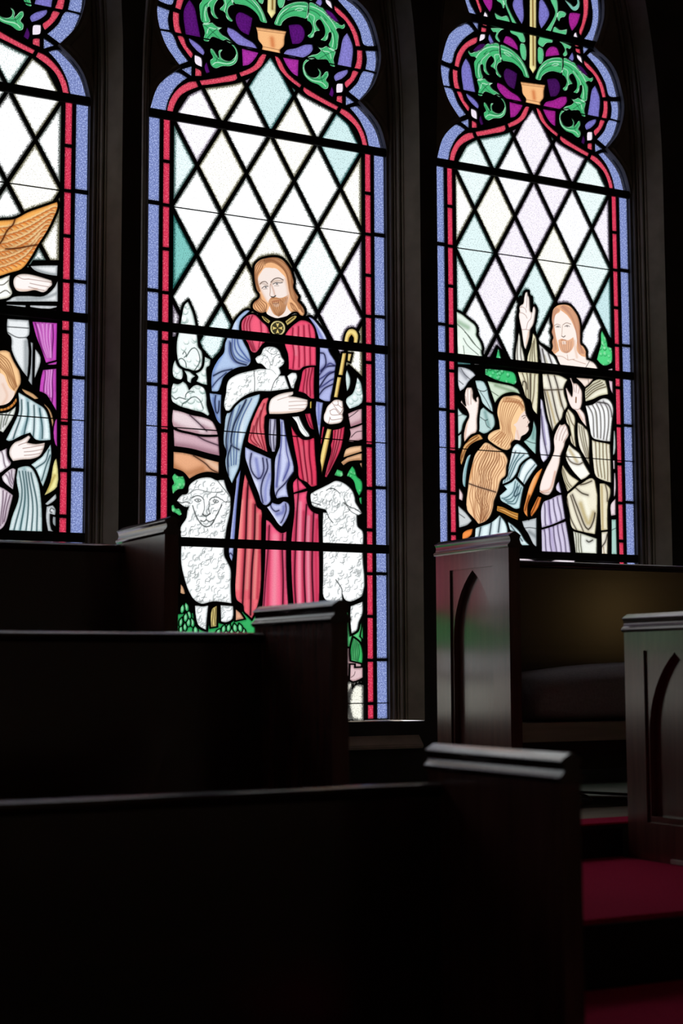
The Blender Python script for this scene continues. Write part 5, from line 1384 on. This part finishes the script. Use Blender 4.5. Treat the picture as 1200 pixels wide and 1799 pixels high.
def pew(label, side, u_face, n0, n1, ztop, zfloor, zrail, far, group='church pews in the tiered rows', seatz=None):
    z = lambda v: v + EYE
    root = empty('church_pew', (u_face, (n0 + n1) / 2, z(zfloor))); tag(root, label, 'pew', group)
    root_inv = Matrix.Translation(-Vector(root.location))
    kids = []
    kids.append(end_panel(root, u_face, n0, n1, z(ztop), z(zfloor), side == 'right'))
    far_u = far
    kids.append(end_panel(root, far_u, n0, n1, z(ztop), z(zfloor), side == 'left'))
    a, b = (far_u + .05, u_face) if side == 'left' else (u_face + .05, far_u)
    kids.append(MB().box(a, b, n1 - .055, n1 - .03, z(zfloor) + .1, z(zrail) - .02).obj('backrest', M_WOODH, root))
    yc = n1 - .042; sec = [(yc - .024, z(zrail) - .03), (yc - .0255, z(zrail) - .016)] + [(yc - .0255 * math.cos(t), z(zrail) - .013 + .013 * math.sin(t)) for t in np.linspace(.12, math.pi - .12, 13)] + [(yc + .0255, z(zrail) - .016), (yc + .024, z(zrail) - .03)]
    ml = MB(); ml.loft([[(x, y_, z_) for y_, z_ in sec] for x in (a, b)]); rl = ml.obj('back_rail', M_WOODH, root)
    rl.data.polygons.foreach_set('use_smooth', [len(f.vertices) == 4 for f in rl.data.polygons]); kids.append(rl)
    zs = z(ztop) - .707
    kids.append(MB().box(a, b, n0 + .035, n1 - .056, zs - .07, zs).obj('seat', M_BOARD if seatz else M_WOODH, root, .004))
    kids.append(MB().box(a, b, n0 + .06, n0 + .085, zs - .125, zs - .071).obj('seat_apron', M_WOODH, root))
    for k in kids:
        k.location = -Vector(root.location)
    return root

pew('dark wooden pew nearest the camera, bright moulded coping on its blurred end', 'left', 1.91, 2.655, 3.18, -.166, Z1, -.252, -3.2)
pew('dark wooden pew below the shepherd, its end covering the hem of the red robe', 'left', 1.91, 3.663, 4.15, .191, Z2, .115, -3.2)
pew('dark wooden pew under the left window, violet light on its end coping', 'left', 1.91, 4.86, 5.314, .519, Z3, .455, -3.2)
pew('dark wooden pew with arched end panel and grey cushion under the right window', 'right', 3.25, 4.82, 5.335, .517, Z3, .452, 8.6, seatz=True)
pw = pew('dark wooden pew cut off by the right edge, arched panel on its end', 'right', 3.25, 3.66, 4.15, .188, Z2, .115, 8.6)
k = MB().box(3.238, 3.2495, 3.64, 3.93, Z2 + EYE + .002, Z2 + EYE + .016).obj('kick_strip', M_METAL, pw, .002)
k.location = -Vector(pw.location)

# ------------------------------------------------------------------ cushion on the far right pew
def cushion(u0, u1, n0, n1, z0, z1):
    nx, ny = 40, 12
    def sup(t): return math.copysign(abs(t) ** .55, t)
    rings = []
    for i in range(nx + 1):
        s = i / nx
        q = min(s, 1 - s) * (u1 - u0)
        e = min(1, q / .05); shrink = math.sqrt(max(0, 1 - (1 - e) ** 2)) * .06 + .94 if q < .05 else 1
        crown = .06 * (1 - math.exp(-q / .25))
        ring = []
        for j in range(24):
            a = 2 * math.pi * j / 24
            cx_, cz_ = sup(math.cos(a)), sup(math.sin(a))
            y = (n0 + n1) / 2 + cx_ * (n1 - n0) / 2 * shrink
            zc = (z0 + z1 - .05) / 2; hz = (z1 - .05 - z0) / 2
            z = zc + cz_ * hz * shrink
            if cz_ > 0: z += crown * max(0, cz_) * (1 - .5 * cx_ * cx_)
            ring.append((u0 + s * (u1 - u0), y, z))
        rings.append(ring)
    m = MB(); m.loft(rings); return m.obj('seat_cushion', M_FABRIC, None, 0, True)
c = cushion(3.43, 8.2, 4.87, 5.27, -.187 + EYE, .034 + EYE)
tag(c, 'thick grey seat cushion lying on the far right pew', 'cushion')

# ------------------------------------------------------------------ cable on the floor
def cable():
    cu = bpy.data.curves.new('cable', 'CURVE'); cu.dimensions = '3D'; cu.bevel_depth = .0055; cu.bevel_resolution = 3
    zf = Z3 + EYE + .0065
    paths = [[(3.30, 4.74, 0), (3.42, 4.76, 0), (3.55, 4.78, 0), (3.66, 4.86, .012), (3.68, 5.05, .03), (3.80, 5.2, .012), (3.98, 5.12, 0), (4.1, 4.9, 0), (4.3, 4.72, 0)],
             [(3.30, 4.74, 0), (3.33, 4.9, 0), (3.5, 5.05, 0), (3.68, 5.0, .012), (3.85, 4.95, 0), (4.0, 4.85, 0), (4.1, 4.75, 0)]]
    for P in paths:
        sp = cu.splines.new('NURBS'); sp.points.add(len(P) - 1); sp.use_endpoint_u = True; sp.order_u = 4
        for q, (x, y, z) in zip(sp.points, P): q.co = (x, y, z + zf, 1)
    o = bpy.data.objects.new('power_cable', cu); cu.materials.append(M_CABLE); COL.objects.link(o)
    dg = bpy.context.evaluated_depsgraph_get(); me = bpy.data.meshes.new_from_object(o.evaluated_get(dg))
    me.name = 'power_cable'
    bpy.data.objects.remove(o)
    return link(bpy.data.objects.new('power_cable', me))
tag(cable(), 'loose brown cable looped on the floor beneath the far right pew', 'cable')

# ------------------------------------------------------------------ wall lantern behind the right-hand pews, outside the frame
def lantern(loc):
    root = empty('wall_lantern', loc); tag(root, 'warm amber lantern hanging behind the camera at the right', 'lantern')
    m, N, Lk, out = nodes('amber_lamp_glass')
    e = N('ShaderNodeEmission'); e.inputs['Color'].default_value = (1.0, .62, .22, 1); e.inputs['Strength'].default_value = LAMP
    Lk(e.outputs['Emission'], out.inputs['Surface'])
    a = MB(); a.loft([[(.11 * q * math.cos(t), .11 * q * math.sin(t), z) for t in np.linspace(0, 2 * math.pi, 9)[:-1]] for z, q in ((-.22, .55), (-.1, 1), (.12, 1), (.2, .7))]); a.obj('lamp_glass', m, root)
    a = MB()
    for t in np.linspace(0, 2 * math.pi, 9)[:-1]:
        c, s_ = math.cos(t), math.sin(t); a.box(.115 * c - .006, .115 * c + .006, .115 * s_ - .006, .115 * s_ + .006, -.12, .14)
    a.obj('lamp_cage', M_IRON, root)
    a = MB(); a.loft([[(.13 * q * math.cos(t), .13 * q * math.sin(t), z) for t in np.linspace(0, 2 * math.pi, 9)[:-1]] for z, q in ((.2, 1), (.26, .7), (.3, .15), (.9, .06), (ZC + EYE - loc[2], .06))]); a.obj('lamp_stem', M_IRON, root)
LAMP = 2.2
lantern((8.7, -.7, EYE + .55))
